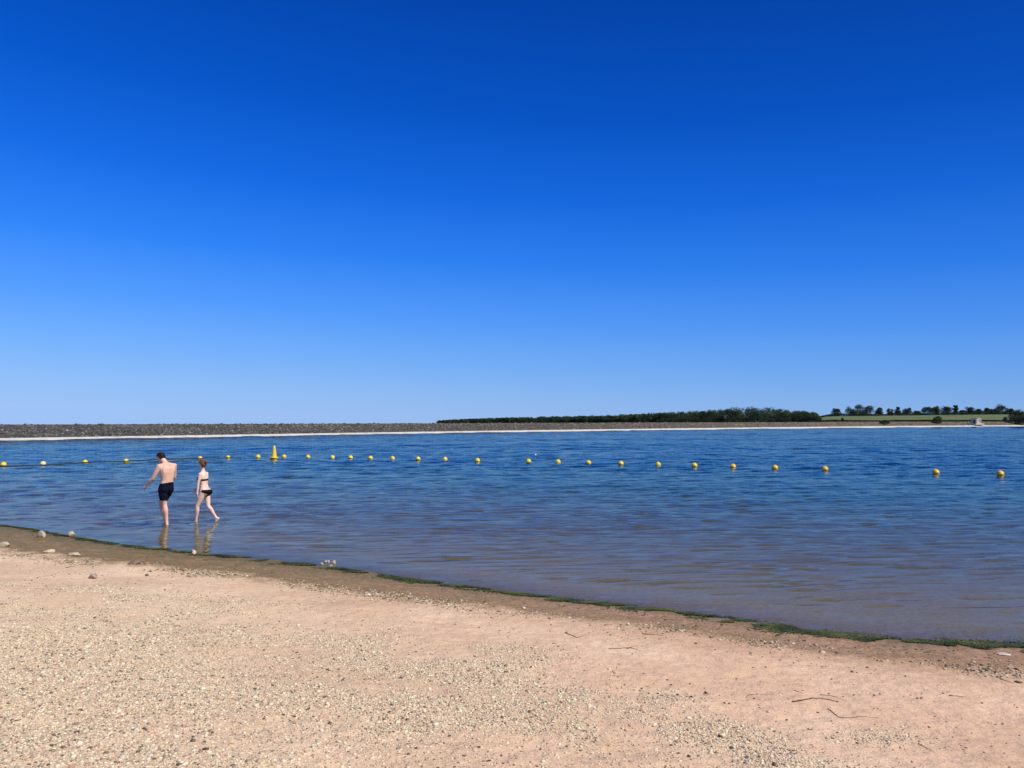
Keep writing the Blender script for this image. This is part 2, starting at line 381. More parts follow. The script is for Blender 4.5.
# ------------------------------------------------------------------ stones made of many small meshes
bm = bmesh.new(); bmesh.ops.create_icosphere(bm, subdivisions=1, radius=1)
ICV = np.array([v.co[:] for v in bm.verts]); ICF = np.array([[v.index for v in f.verts] for f in bm.faces]); bm.free()
def stone_mass(name, pos, size, tone, m, flat=.55, sink=.25, el=.25, parent=None, jit=.28):
    n = len(pos); V = np.repeat(ICV[None], n, 0)*(1+rng.uniform(-jit, jit, (n, len(ICV), 1)))
    V[..., 0] *= rng.uniform(1-el, 1+el, (n, 1)); V[..., 2] *= flat*rng.uniform(.7, 1.3, (n, 1))
    a = rng.uniform(0, 2*math.pi, (n, 1)); tl = rng.normal(0, .3, (n, 1))
    y = V[..., 1]*np.cos(tl)-V[..., 2]*np.sin(tl); z = V[..., 1]*np.sin(tl)+V[..., 2]*np.cos(tl)
    x = V[..., 0]*np.cos(a)-y*np.sin(a); y2 = V[..., 0]*np.sin(a)+y*np.cos(a)
    V = np.stack([x, y2, z], -1)*size[:, None, None]+pos[:, None, :]
    V[..., 2] += (size*flat*(1-2*sink))[:, None]*.6
    Fx = ICF[None]+(np.arange(n)*len(ICV))[:, None, None]
    return mesh_np(name, V.reshape(-1, 3), Fx.reshape(-1, 3), m, False, None, parent, np.repeat(tone, len(ICV), 0))
m_stone = attr_m('pebble_stone', .8, .25, 200)
PAL = np.array([(.76,.66,.46),(.86,.76,.54),(.66,.52,.36),(.68,.47,.32),(.50,.43,.34),(.34,.29,.23),(.14,.115,.09),(.82,.75,.58),(.58,.39,.26),(.42,.30,.19)])
PW = np.array([.19,.18,.13,.11,.10,.07,.055,.07,.07,.045])
# gravel
M = 900000
th_ = rng.uniform(R(-42), R(42), M); rr_ = np.sqrt(rng.uniform(2.6**2, 15**2, M))
x = rr_*np.sin(th_); y = rr_*np.cos(th_)
z = beach_z(x, y); d = gravel_density(x, y, z); s = sdist(x, y, shore)
keepp = (rng.uniform(0, 1, M) < (d**1.2)*np.clip(7/rr_, .4, 1)+.006) & (s > .8)
x, y, z = x[keepp], y[keepp], z[keepp]; n = len(x); print('gravel', n)
size = np.clip(np.exp(rng.normal(math.log(.0049), .44, n)), .003, .020)
idx = rng.choice(len(PAL), n, p=PW/PW.sum())
o = stone_mass('gravel', np.stack([x, y, z], 1), size, PAL[idx]*rng.uniform(.8, 1.12, (n, 1)), m_stone)
tag(o, 'pale cream and grey gravel scattered over the pink sand of the beach', 'gravel', kind='stuff')
# wrack line of shells and dried scum at the upper edge of the wet strip
n0 = 50000
i0 = rng.uniform(0, 1, n0); x = np.interp(i0, [0, 1], [-17, 9])
line_y = np.interp(x, [p[0] for p in shore], [p[1] for p in shore])
off = wet_w(x)*(1.12+(fbm(x*.5, x*0, 3)-.5)*.5)+rng.normal(0, .17, n0)*(.4+fbm(x*2, x*0+3, 8))
# shift along the shore normal
tx = np.gradient(line_y, 1e-9+np.ones(n0)) * 0
sl = -.62
nx, ny = sl/math.hypot(1, sl), -1/math.hypot(1, sl)
x2 = x+nx*off*-0; y2 = line_y-off*1.25
dens = sstep(.35, .7, fbm(x*1.5, y2*1.5, 19))*np.interp(x, [-14, -2, 2, 8], [1, .8, .45, .6])
kk = rng.uniform(0, 1, n0) < dens*.5
x2, y2 = x2[kk], y2[kk]; n = len(x2); z2 = beach_z(x2, y2)
size = np.clip(np.exp(rng.normal(math.log(.010), .5, n)), .004, .03)
pal = np.array([(.60,.50,.36),(.48,.39,.27),(.72,.64,.50),(.30,.22,.13),(.17,.13,.06)]); idx = rng.choice(5, n, p=[.26,.26,.10,.22,.16])
o = stone_mass('wrack_line', np.stack([x2, y2, z2], 1), size, pal[idx], m_stone, .35)
tag(o, 'broken line of pale shells and dry debris above the wet sand', 'debris', kind='stuff')
# dark crumbs over the sand
n = 9000
th_ = rng.uniform(R(-42), R(42), n); rr_ = rng.uniform(3.5, 16, n); x = rr_*np.sin(th_); y = rr_*np.cos(th_); s = sdist(x, y, shore)
q = (s > .2) & (rng.uniform(0, 1, n) < np.where(s < 1.9, 1.0, .42)) & (vnoise(x*2.2, y*2.2, 61) > .35); x, y = x[q], y[q]; n = len(x)
o = stone_mass('driftwood_crumbs', np.stack([x, y, beach_z(x, y)], 1), np.clip(np.exp(rng.normal(math.log(.0075), .4, n)), .003, .018),
               np.array([(.13,.09,.06)])*rng.uniform(.6, 1.9, (n, 1)), m_stone, .5, el=.6)
tag(o, 'tiny dark bits of bark and driftwood strewn over the sand', 'debris', kind='stuff')

# ------------------------------------------------------------------ algae along the water's edge
m_alg, nt, L, b = mat('algae_weed')
n_ = N(nt, 'ShaderNodeTexNoise'); n_.inputs['Scale'].default_value = 3; n_.inputs['Detail'].default_value = 5; L.new(wpos(nt, L), n_.inputs['Vector'])
r = ramp(nt, [(.35, (.022,.034,.006)), (.5, (.046,.064,.009)), (.72, (.105,.115,.02))]); L.new(n_.outputs['Fac'], r.inputs[0]); L.new(r.outputs[0], b.inputs['Base Color'])
b.inputs['Roughness'].default_value = .6
def algae(name, label, x, y, s, hgt):
    n = len(x); z = np.maximum(beach_z(x, y), -.01)
    a = rng.uniform(0, 2*math.pi, n); l = rng.uniform(.012, .035, n)*(1+.4*(s > 0)); wd = l*rng.uniform(.2, .5, n)
    up = rng.uniform(.1, 1.0, n)*hgt
    ca, sa = np.cos(a), np.sin(a)
    p0 = np.stack([x-sa*wd, y+ca*wd, z], 1); p1 = np.stack([x+sa*wd, y-ca*wd, z], 1)
    p2 = np.stack([x+sa*wd*.6+ca*l, y-ca*wd*.6+sa*l, z+up], 1); p3 = np.stack([x-sa*wd*.6+ca*l, y+ca*wd*.6+sa*l, z+up*.8], 1)
    V = np.stack([p0, p1, p2, p3], 1).reshape(-1, 3)
    o = mesh_np(name, V, np.arange(n*4).reshape(n, 4), m_alg)
    tag(o, label, 'algae', kind='stuff'); return o
n = 140000
x = rng.uniform(-19, 9.5, n); sy = np.interp(x, [p[0] for p in shore], [p[1] for p in shore])
wd = np.interp(x, [-14, -8, -3, 0, 3, 6], [.07, .09, .12, .10, .17, .34])*(.35+1.3*fbm(x*1.3, x*0, 23))
t = rng.normal(0, 1, n)*wd*.45+rng.exponential(1, n)*wd*.55
y = sy-t; s = sdist(x, y, shore)
q = fbm(x*3, y*6, 29) > .44+.14*np.clip(s/.3, 0, 1); x, y, s = x[q], y[q], s[q]
algae('algae', 'ragged line of dark green algae lying along the water edge', x, y, s, .014)

# ------------------------------------------------------------------ single stones and twigs
def rock(name, label, px, py, wpx, hpx, c1, c2, seed, cat='stone', group=None, z=None):
    p = on_beach(px, py+hpx*.4) if z is None else Vector(on_z(px, py+hpx*.4, z))
    sc = p.y/F; rx = wpx*sc/2; rz = hpx*sc*.62
    rn = random.Random(seed); bm = bmesh.new(); bmesh.ops.create_icosphere(bm, subdivisions=3, radius=1)
    ns = [(Vector((rn.gauss(0,1), rn.gauss(0,1), rn.gauss(0,1))).normalized(), rn.uniform(.62, .95)) for _ in range(14)]
    for v in bm.verts:
        for nn, dd in ns:
            k = v.co.dot(nn)
            if k > dd: v.co -= nn*(k-dd)
        v.co += v.co.normalized()*rn.uniform(-.02, .02)
        v.co = Vector((v.co.x*rx, v.co.y*rx*.8, v.co.z*rz))
    o = from_bm(name, bm, noise_m(name+'_rock', c1, c2, 14, .85, .01), smooth=False)
    o.location = p+Vector((0, 0, rz*.45)); o.rotation_euler = (0, 0, rn.uniform(-.4, .4))
    return tag(o, label, cat, group)
W1, W2 = (.33,.29,.21), (.50,.45,.34)
rock('stone', 'whitish pointed stone on the green wet edge, left of two pale stones', 41.5, 534.5, 9, 8, W1, W2, 1)
rock('stone', 'rounded whitish stone at the water line, right of two pale stones', 71, 534, 8, 5.5, W1, W2, 2)
rock('stone', 'flat pale slab stone at the far left edge of the beach', 4, 544, 13, 5, W1, W2, 3)
rock('stone', 'low pale stone half buried where wet and dry sand meet', 49, 551, 12, 4, (.45,.34,.25), (.6,.48,.36), 4)
rock('stone', 'long flat whitish stone beside the wet sand above the grey rock', 74, 554, 14, 4, W1, W2, 5)
rock('stone', 'grey brown rock alone on the dry sand at the left', 93, 576, 11, 6, (.22,.17,.14), (.38,.31,.26), 6)
rock('stone', 'dark brown lump lying between the dry sand and the wet strip', 134.5, 562.5, 13, 4.5, (.12,.085,.06), (.24,.17,.12), 7)
rock('stone', 'small pinkish pointed stone in the green algae below the woman', 193.5, 552, 5, 6, (.62,.44,.34), (.75,.58,.46), 8)
rock('stone', 'small cream stone in the debris line just left of dark twigs', 204.5, 570.5, 5, 4, W1, W2, 9)
rock('stone', 'tiny dark stone on the dry sand right of the dark brown lump', 147, 575, 4, 2.5, (.08,.06,.05), (.16,.12,.09), 10)
for i, (a, b_, w_, h_, l) in enumerate([(322, 563.5, 3.5, 3, 'cream pebble at the left end of the stone cluster in the shallow edge'), (325.5, 561.5, 3.5, 3, 'pale pebble second from left in the cluster in the shallow edge'),
        (328.5, 561.5, 3, 4, 'upright pale pebble in the middle of the cluster in the shallow edge'), (334, 562, 4, 4, 'reddish pebble at the right end of the cluster in the shallow edge'),
        (331, 565.5, 4, 2, 'white chip lying on algae just below the stone cluster')]):
    rock('pebble', l, a, b_, w_, h_, (.45,.33,.25) if i == 3 else W1, (.5,.36,.30) if i == 3 else W2, 20+i, 'pebble', 'pebbles clustered in the shallow edge')
rock('pebble', 'bright white chip at the right of the debris line centre left', 368.5, 594.5, 4, 2.5, (.7,.68,.6), (.8,.78,.7), 30, 'pebble')
rock('pebble', 'white flake on the algae where the beach meets the right edge', 1004, 654, 12, 2.0, (.45,.41,.34), (.58,.54,.46), 31, 'pebble')
rock('pebble', 'black pebble in the gravel at the bottom right edge of the beach', 774, 764, 5, 4, (.04,.035,.03), (.09,.08,.07), 32, 'pebble')
rock('pebble', 'black pebble in the gravel at the bottom right, left of another', 689, 756, 4, 3, (.04,.035,.03), (.09,.08,.07), 33, 'pebble')

m_twig = noise_m('twig_bark', (.07,.05,.035), (.17,.125,.09), 30, .9)
def twig(label, paths, rad=.006, group='twigs on the sand'):
    rad *= .6; bm = bmesh.new(); base = None
    for path in paths:
        pts = [on_beach(*p) for p in path]
        if base is None: base = pts[0].copy()
        fine_ = []
        for i in range(len(pts)-1):
            for t in (0, .34, .67):
                p = pts[i].lerp(pts[i+1], t); p.z = float(beach_z(p.x, p.y)); fine_.append(p)
        fine_.append(pts[-1])
        rings = []
        for i, p in enumerate(fine_):
            d = (fine_[min(i+1, len(fine_)-1)]-fine_[max(i-1, 0)]).normalized()
            sd_ = d.cross(Vector((0,0,1))).normalized(); up = sd_.cross(d)
            r = rad*(1-.7*i/(len(fine_)-1))*random.uniform(.85, 1.2)
            c = p-base+Vector((0, 0, rad*random.uniform(.6, 1.8)))
            rings.append([bm.verts.new(c+sd_*(math.cos(a)*r)+up*(math.sin(a)*r)) for a in [k*math.pi/3 for k in range(6)]])
        for a, b_ in zip(rings, rings[1:]):
            for k in range(6): bm.faces.new((a[k], a[(k+1) % 6], b_[(k+1) % 6], b_[k]))
        bm.faces.new(rings[0]); bm.faces.new(rings[-1][::-1])
    o = from_bm('twig', bm, m_twig); o.location = base
    tag(o, label, 'twig', group)
twig('long curved dark twig on sand at the lower right, thickest of the twigs', [[(792,702),(802,701),(812,699),(824,699.5),(836,702)]], .010)
twig('thin twig with a slight bow right above the long curved twig', [[(820,695),(834,696.5),(846,701)]], .004)
twig('short thin twig just left above the long curved twig', [[(794,690.5),(804,693.5)]], .004)
twig('forked dark twig at the centre right of the dry sand', [[(609,649),(622,648.5),(630,648),(637,650),(641,651.5)],[(628,648.5),(634,646.5),(638,646)]], .006)
twig('bent dark twig on the sand, left of the forked twig', [[(565,633),(571,635),(577,638),(584,636),(586,634)]], .006)
twig('straight dark twig at the edge of the damp strip right of centre', [[(642,634),(652,635),(664,636)]], .007)
twig('pale dry stick lying by the algae right of centre', [[(664,619.5),(676,620.5),(694,619)]], .006)
twig('straight thin twig near the right edge of the dry sand', [[(949,696),(958,696.5),(967,697.5)]], .006)
twig('thin twig in the damp sand close to the right edge', [[(996,677),(1004,680.5),(1014,684)]], .007)
twig('thin twig low at the right with a crooked left end', [[(746,698),(750,694.5),(762,694.5),(774,694.5)]], .004)
twig('string of thin root running left to right under the long curved twig', [[(828,709),(834,714),(840,718),(852,718),(866,717),(880,718.5)]], .005)
twig('small dark twig on the upper left sand above the grey brown rock', [[(66,568),(74,566.5),(82,565)]], .008)
twig('small dark twig lying flat near the left edge of the lower sand', [[(46,653),(54,653.5),(66,654.5)]], .006)
twig('short dark twigs below the small cream stone', [[(187,576.5),(192,577.5),(198,576.5)]], .010)
twig('short dark twig near the bottom between gravel and smooth sand', [[(918,744),(926,748),(934,752)]], .004)

# ------------------------------------------------------------------ dam
dl = [np.array(p) for p in dam]
# resample smoothly
pts = []
for i in range(len(dl)-1):
    L_ = np.linalg.norm(dl[i+1]-dl[i]); k = max(2, int(L_/2.5))
    p0 = dl[max(i-1, 0)]; p1 = dl[i]; p2 = dl[i+1]; p3 = dl[min(i+2, len(dl)-1)]
    for j in range(k):
        t = j/k
        q_ = p1+(p2-p1)*t
        pts.append(q_)
pts.append(dl[-1]); pts = np.array(pts)
ker = np.ones(9)/9; sm = pts.copy()
for c_ in range(2): sm[4:-4, c_] = np.convolve(pts[:, c_], ker, 'valid')
pts = sm
tn = np.gradient(pts, axis=0); tn /= np.linalg.norm(tn, axis=1)[:, None]
nrm_ = np.stack([-tn[:, 1], tn[:, 0]], 1)
dist = np.hypot(pts[:, 0], pts[:, 1])
def strip(name, prof, m, parent=None, wob=0.0):
    rows = []
    for o_, z_ in prof:
        zz = z_(dist) if callable(z_) else np.full(len(pts), z_)
        p = pts+nrm_*o_
        rows.append(np.stack([p[:, 0], p[:, 1], zz+(rng.normal(0, wob, len(pts)) if wob else 0)], 1))
    V = np.stack(rows, 1).reshape(-1, 3)
    return mesh_np(name, V, grid_faces(len(pts), len(prof))[:, ::-1], m, False, None, parent)
dam_t = thing('dam', 'long low stone faced dam embankment closing the far side of the lake', 'dam', (float(pts[60][0]), float(pts[60][1]), 0))
def to_local(o, t):
    o.matrix_parent_inverse = Matrix.Translation(t.location).inverted()
ED = lambda d: np.interp(d, [100, 250, 390], [.24, .42, .52])
m_edge = noise_m('pale_shore_concrete', (.50,.48,.42), (.68,.66,.60), .8, .9)
m_emb = noise_m('embankment_earth', (.085,.08,.072), (.15,.135,.115), .3, .95)
o = strip('shore_strip', [(-1.2, -.35), (0, 0.0), (1.8, ED), (2.4, ED)], m_edge, dam_t); to_local(o, dam_t)
o = strip('embankment', [(1.6, -.2), (2.3, lambda d: ED(d)-.05), (8.5, 1.95), (13, 2.0), (22, .2)], m_emb, dam_t, .02); to_local(o, dam_t)
seg = np.cumsum(np.r_[0, np.linalg.norm(np.diff(pts, axis=0), axis=1)])
n = 85000
u_ = rng.uniform(0, 1, n)**1.25*min(seg[-1], 760)
ix = np.interp(u_, seg, np.arange(len(seg))); a0 = np.floor(ix).astype(int); f_ = (ix-a0)[:, None]; a1 = np.minimum(a0+1, len(pts)-1)
bp_ = pts[a0]*(1-f_)+pts[a1]*f_; bn = nrm_[a0]
ofs = rng.uniform(2.0, 9.2, n); ed = ED(np.hypot(bp_[:, 0], bp_[:, 1]))
zz = np.interp(ofs, [2.3, 8.5, 9.2], [0, 1, 1])*(1.93-ed)+ed-.04
pp = bp_+bn*ofs[:, None]
dd = np.hypot(pp[:, 0], pp[:, 1])
brown = np.clip((dd-120)/190, 0, 1)[:, None]
greyp = np.array([(.085,.086,.090),(.055,.056,.06),(.12,.12,.122),(.24,.235,.23),(.06,.065,.05)]); brp = np.array([(.20,.16,.12),(.13,.105,.08),(.27,.22,.17),(.33,.28,.22),(.14,.14,.07)])
idx = rng.choice(5, n, p=[.38,.30,.18,.06,.08])
tone = greyp[idx]*(1-brown)+brp[idx]*brown
size = np.clip(np.exp(rng.normal(math.log(.14), .32, n)), .07, .30)*np.interp(dd, [100, 400], [1, 1.5])
o = stone_mass('rip_rap', np.stack([pp[:, 0], pp[:, 1], zz], 1), size, tone, attr_m('rip_rap_rock', .9, .3, 3), .7, .3, .3, dam_t)
to_local(o, dam_t); o['kind'] = 'stuff'

# ------------------------------------------------------------------ vegetation
def leaf_mat(name, c1, c2, c3, sc=.5):
    m, nt, L, b = mat(name)
    n = N(nt, 'ShaderNodeTexNoise'); n.inputs['Scale'].default_value = sc; n.inputs['Detail'].default_value = 5; L.new(wpos(nt, L), n.inputs['Vector'])
    r = ramp(nt, [(.32, c1), (.52, c2), (.72, c3)]); L.new(n.outputs['Fac'], r.inputs[0]); L.new(r.outputs[0], b.inputs['Base Color'])
    b.inputs['Roughness'].default_value = .7; b.inputs['Specular IOR Level'].default_value = .2; return m
m_leaf = leaf_mat('dark_foliage', (.014,.032,.022), (.027,.055,.030), (.055,.090,.038))
m_leaf2 = leaf_mat('light_foliage', (.025,.050,.018), (.045,.080,.028), (.075,.11,.04))
m_purple = leaf_mat('copper_foliage', (.016,.014,.016), (.028,.022,.022), (.042,.035,.030))
m_bark = noise_m('tree_bark', (.05,.04,.03), (.11,.09,.07), 3, .95)
def crown_np(w, h, z0, n, seed, leaf, lobes=14, low=.0):
    r_ = np.random.default_rng(seed)
    lc = []
    for i in range(lobes):
        a = r_.uniform(0, 2*math.pi); t = r_.uniform(0, 1); rad = math.sqrt(r_.uniform(.05, 1))*.66*(math.sin(math.pi*(.26+.60*t))**.6)
        lc.append((math.cos(a)*rad*w/2, math.sin(a)*rad*w/2, z0+h*(.12+.70*t), r_.uniform(.20, .32)*min(w, h*1.25)*(.75+.4*(1-t))))
    lc = np.array(lc); pick = r_.integers(0, lobes, n)
    d = r_.normal(0, 1, (n, 3)); d /= np.linalg.norm(d, axis=1)[:, None]
    rad = lc[pick, 3]*r_.uniform(.55, 1.05, n)
    P_ = lc[pick, :3]+d*rad[:, None]*np.array([1, 1, .85])
    P_[:, 2] = np.where(P_[:, 2] > z0+h, 2*(z0+h)-P_[:, 2], P_[:, 2]); P_[:, 2] = np.clip(P_[:, 2], z0+.01*h, z0+h)
    u = r_.normal(0, 1, (n, 3)); u /= np.linalg.norm(u, axis=1)[:, None]
    v = np.cross(u, d+.4*r_.normal(0, 1, (n, 3))); v /= np.linalg.norm(v, axis=1)[:, None]
    s = leaf*r_.uniform(.6, 1.4, (n, 1))
    return np.stack([P_-u*s, P_-v*s*.7, P_+u*s, P_+v*s*.7], 1).reshape(-1, 3)
def trunk_bm(h, r0, seed, top):
    rn = random.Random(seed); bm = bmesh.new()
    def limb(p0, p1, ra, rb):
        d = (p1-p0).normalized(); s = d.orthogonal().normalized(); u = d.cross(s); rg = []
        for p, r in ((p0, ra), (p0.lerp(p1, .5)+Vector((rn.uniform(-.1,.1), rn.uniform(-.1,.1), 0))*ra*3, (ra+rb)/2), (p1, rb)):
            rg.append([bm.verts.new(p+s*math.cos(k*math.pi/3)*r+u*math.sin(k*math.pi/3)*r) for k in range(6)])
        for a, b_ in zip(rg, rg[1:]):
            for k in range(6): bm.faces.new((a[k], a[(k+1)%6], b_[(k+1)%6], b_[k]))
        bm.faces.new(rg[0][::-1]); bm.faces.new(rg[-1])
    limb(Vector((0,0,-.4)), Vector((0,0,h)), r0, r0*.6)
    for k in range(5):
        a = rn.uniform(0, 6.28); limb(Vector((0,0,h*rn.uniform(.6,.95))), Vector((math.cos(a)*top*.3, math.sin(a)*top*.3, h+top*rn.uniform(.3,.6))), r0*.45, r0*.12)
    return bm
def land_z(x, y): return float(g_land(x, y))
def col_pos(px, d):   # place on the ground at column px and distance d
    x = (px-512)/F*d; return x, d
tree_n = 0
def tree(label, px, top, wpx, d, m=None, base=None, group='trees along the hedge at the top of the field', name='tree', stem=.03, kind_cat='tree', leaf=.32, n=1500):
    global tree_n; tree_n += 1
    x, y = col_pos(px, d); zg = land_z(x, y) if base is None else base
    ztop = CH+(421-top)/F*d; H = ztop-zg; W = wpx/F*d
    t = thing(name, label, kind_cat, (x, y, zg), group=group)
    V = crown_np(W, H*(1-stem), H*stem, n, 100+tree_n, leaf, lobes=18)
    mesh_np('crown', V, np.arange(len(V)).reshape(-1, 4), m or m_leaf, False, None, t)
    from_bm('trunk', trunk_bm(max(H*(stem+.2), .4), max(.12, H*.03), tree_n, H*.5), m_bark, t)
    return t
TG = 'trees along the hedge at the top of the field'
D = 708
for px, top, wd_, lab, mm in [
    (835.7, 408.6, 8, 'lone small round tree left of the big dark clump of trees', None),
    (851, 407.2, 13, 'left and lowest tree of the big dark clump beyond the field', None),
    (859.5, 405.4, 15, 'tallest middle tree of the big dark clump beyond the field', None),
    (868.5, 406.4, 13, 'right hand tree of the big dark clump beyond the field', None),
    (879.5, 407.8, 7, 'narrow tree standing just right of the big dark clump', None),
    (889.2, 409, 6, 'tiny round topped tree, second to the right of the dark clump', None),
    (898, 406.5, 6, 'pointed slim tree, third to the right of the dark clump', None),
    (907.5, 408, 9.5, 'squat tree right beside the pointed slim tree', None),
    (917, 411.5, 9, 'low bushy tree in a dip of the hedge row, left of a round tree', None),
    (927.3, 407.5, 11, 'broad round tree above and left of the waterside bush', None),
    (936, 405.6, 8, 'taller paler green tree straight above the waterside bush', m_leaf2),
    (946.8, 406.8, 10.5, 'round copper coloured tree right above the waterside bush', m_purple),
    (955.2, 405, 5.5, 'slender upright tree between the copper tree and the pump house', None),
    (962.5, 410.5, 7, 'low tree left above the pale pump house', None),
    (969.8, 407.6, 9.5, 'round dark tree straight above the pale pump house', None),
    (978, 409.5, 8, 'low wide tree just right above the pale pump house', None),
    (985.5, 408.6, 8, 'middle tree of the low row right of the pump house', None),
    (992.5, 409.4, 8, 'low tree left of the tall open crowned tree', None),
    (999.8, 404.8, 10, 'tall open crowned tree near the right edge of the skyline', None),
    (1008.5, 408.8, 9, 'low tree between the open crowned tree and the right edge', None)]:
    tree(lab, px, top-.9, wd_*1.25, D, mm, n=2200)
tree('large dark tree on the far shore at the right edge', 1018, 408, 21, 376, None, base=1.0, group=None, stem=.03, n=3500, leaf=.24)
tree('dark rounded bush on the shore left of the pump house', 936.5, 416, 13, 341, m_leaf2, base=1.3, group=None, name='bush', stem=.02, kind_cat='bush', leaf=.2, n=1600)
tree('low wide bush on the shore below the gap right of the clump', 883, 419.6, 15, 317, m_leaf2, base=1.2, group=None, name='bush', stem=.02, kind_cat='bush', leaf=.18)
tree('tiny bush in the green field left of the wide shore bush', 842, 417.8, 4, 430, None, group=None, name='bush', stem=.02, kind_cat='bush', leaf=.15, n=500)
tree('small bush in the field between the pump house and the right edge tree', 1004.5, 416.8, 5, 425, None, group=None, name='bush', stem=.02, kind_cat='bush', leaf=.18, n=600)
tree('small green bush at the right end of the wood by the field', 819, 417, 6, 420, m_leaf2, group=None, name='bush', stem=.02, kind_cat='bush', leaf=.18, n=600)
# the wood behind the dam: one mass
prof_x = [438, 455, 480, 500, 540, 580, 620, 650, 690, 720, 745, 762, 780, 795, 806, 817]
prof_y = [420.4,419.4,418.5,417.8,416.8,415.9,414.7,412.9,411.0,408.6,406.6,406.4,408.4,410.8,410.6,413.2]
Vs = []; r_ = np.random.default_rng(5)
for row in range(3):
    px = 440.0
    while px < 817:
        d_ = np.interp(px, [440, 560, 700, 817], [1300, 900, 640, 470])*(1+.07*row)
        top = np.interp(px, prof_x, prof_y)-np.interp(px, [440, 560], [.1, .6])+[2.6, 1.0, .2][row]*r_.uniform(.1, 1.3)*np.interp(px, [440, 700], [.35, .9])
        x, y = col_pos(px, d_); zg = land_z(x, y)-.5; H = CH+(421-top)/F*d_-zg
        wpx = max(7, min(18, H/d_*F*1.0))*r_.uniform(.8, 1.3)
        V = crown_np(wpx/F*d_, H, 0, 900, int(px*10)+row, .42*d_/700, lobes=10)
        V += np.array([x, y, zg]); Vs.append(V)
        V = crown_np(wpx/F*d_*1.3, min(H, 5), -1.5, 260, int(px*10)+row+77, .5, lobes=8)+np.array([x, y-2, zg]); Vs.append(V); px += wpx*.34
V = np.concatenate(Vs)
o = mesh_np('wood', V, np.arange(len(V)).reshape(-1, 4), leaf_mat('wood_foliage', (.012,.028,.016), (.028,.055,.024), (.070,.105,.034), .08))
tag(o, 'dark green wood of dense trees rising behind the dam', 'wood', kind='stuff')
# hedges
def hedge(label, a, b_, da, db, h, n, wdt=1.2, m=None):
    px = rng.uniform(a, b_, n); d_ = np.interp(px, [a, b_], [da, db])+rng.uniform(-wdt, wdt, n)
    x = (px-512)/F*d_; y = d_; z = g_land(x, y)+rng.uniform(0, 1, n)*h*(.7+.6*vnoise(x*.12, y*.12, 3))
    u = rng.normal(0, 1, (n, 3)); u /= np.linalg.norm(u, axis=1)[:, None]; v = np.cross(u, rng.normal(0, 1, (n, 3))); v /= np.linalg.norm(v, axis=1)[:, None]
    s = .25; P_ = np.stack([x, y, z], 1)
    V = np.stack([P_-u*s, P_-v*s, P_+u*s, P_+v*s], 1)
    c0 = Vector((float(x.mean()), float(y.mean()), float(g_land(x.mean(), y.mean()))))
    o = mesh_np('hedge', (V-np.array(c0)).reshape(-1, 3), np.arange(n*4).reshape(n, 4), m or m_leaf); o.location = c0
    tag(o, label, 'hedge')
hedge('long low dark hedge between the dam bank and the green field', 770, 1090, 398, 406, .75, 16000, .8)
hedge('far hedge along the top of the field under the row of trees', 812, 1040, 703, 703, 2.2, 20000)

mf, nt, L, b = mat('field_crop')
n = N(nt, 'ShaderNodeTexNoise'); n.inputs['Scale'].default_value = .02; n.inputs['Detail'].default_value = 5; L.new(wpos(nt, L, (1, 3, 1)), n.inputs['Vector'])
r = ramp(nt, [(.35, (.085,.125,.048)), (.65, (.145,.175,.075))]); L.new(n.outputs['Fac'], r.inputs[0]); L.new(r.outputs[0], b.inputs['Base Color'])
b.inputs['Roughness'].default_value = .95; b.inputs['Specular IOR Level'].default_value = .1
cx = np.linspace(815, 1120, 60); dd_ = np.linspace(436, 700, 40)
C_, D_ = np.meshgrid(cx, dd_, indexing='ij'); X = (C_-512)/F*D_; Y = D_; Z = g_land(X, Y)+.18
mesh_np('field', np.stack([X.ravel(), Y.ravel(), Z.ravel()], 1), grid_faces(60, 40)[:, ::-1], mf, True); tag(COL.objects['field'], kind='structure')
# fix the field's facing if needed happens by double sided shading

# ------------------------------------------------------------------ pump house on the far shore
d0 = 351; x0 = (975.5-512)/F*d0; pz = 1.35
ph = thing('pump_house', 'small pale stone pump house with flat roof on the far shore', 'building', (x0, d0, pz), R(28)); ph.scale = (.84, .84, .84)
m_wall = noise_m('pale_stone_wall', (.42,.37,.30), (.55,.50,.42), 1.5, .9)
m_roof = noise_m('roof_concrete', (.5,.47,.42), (.62,.58,.52), 1.5, .9)
m_dark = noise_m('dark_door_paint', (.03,.03,.03), (.06,.055,.05), 4, .7)
bm = bmesh.new(); box_bm(bm, (0, 0, 1.35), (3.8, 3.0, 2.7), .04); from_bm('wall', bm, m_wall, ph, False)
bm = bmesh.new(); box_bm(bm, (0, 0, 2.83), (4.2, 3.4, .26), .03); from_bm('roof', bm, m_roof, ph, False)
bm = bmesh.new(); box_bm(bm, (.3, 0, -.3), (7.6, 4.2, .6), .04); from_bm('plinth', bm, m_roof, ph, False)
bm = bmesh.new(); box_bm(bm, (-1.92, -.2, 1.0), (.08, 1.0, 2.0), .01); from_bm('door', bm, m_dark, ph, False)
bm = bmesh.new(); box_bm(bm, (.5, -1.52, 1.45), (.45, .08, 1.3), .01); from_bm('window', bm, m_dark, ph, False)
bm = bmesh.new(); box_bm(bm, (1.6, -1.62, 1.3), (.5, .22, 2.6), .02); from_bm('pillar', bm, m_roof, ph, False)

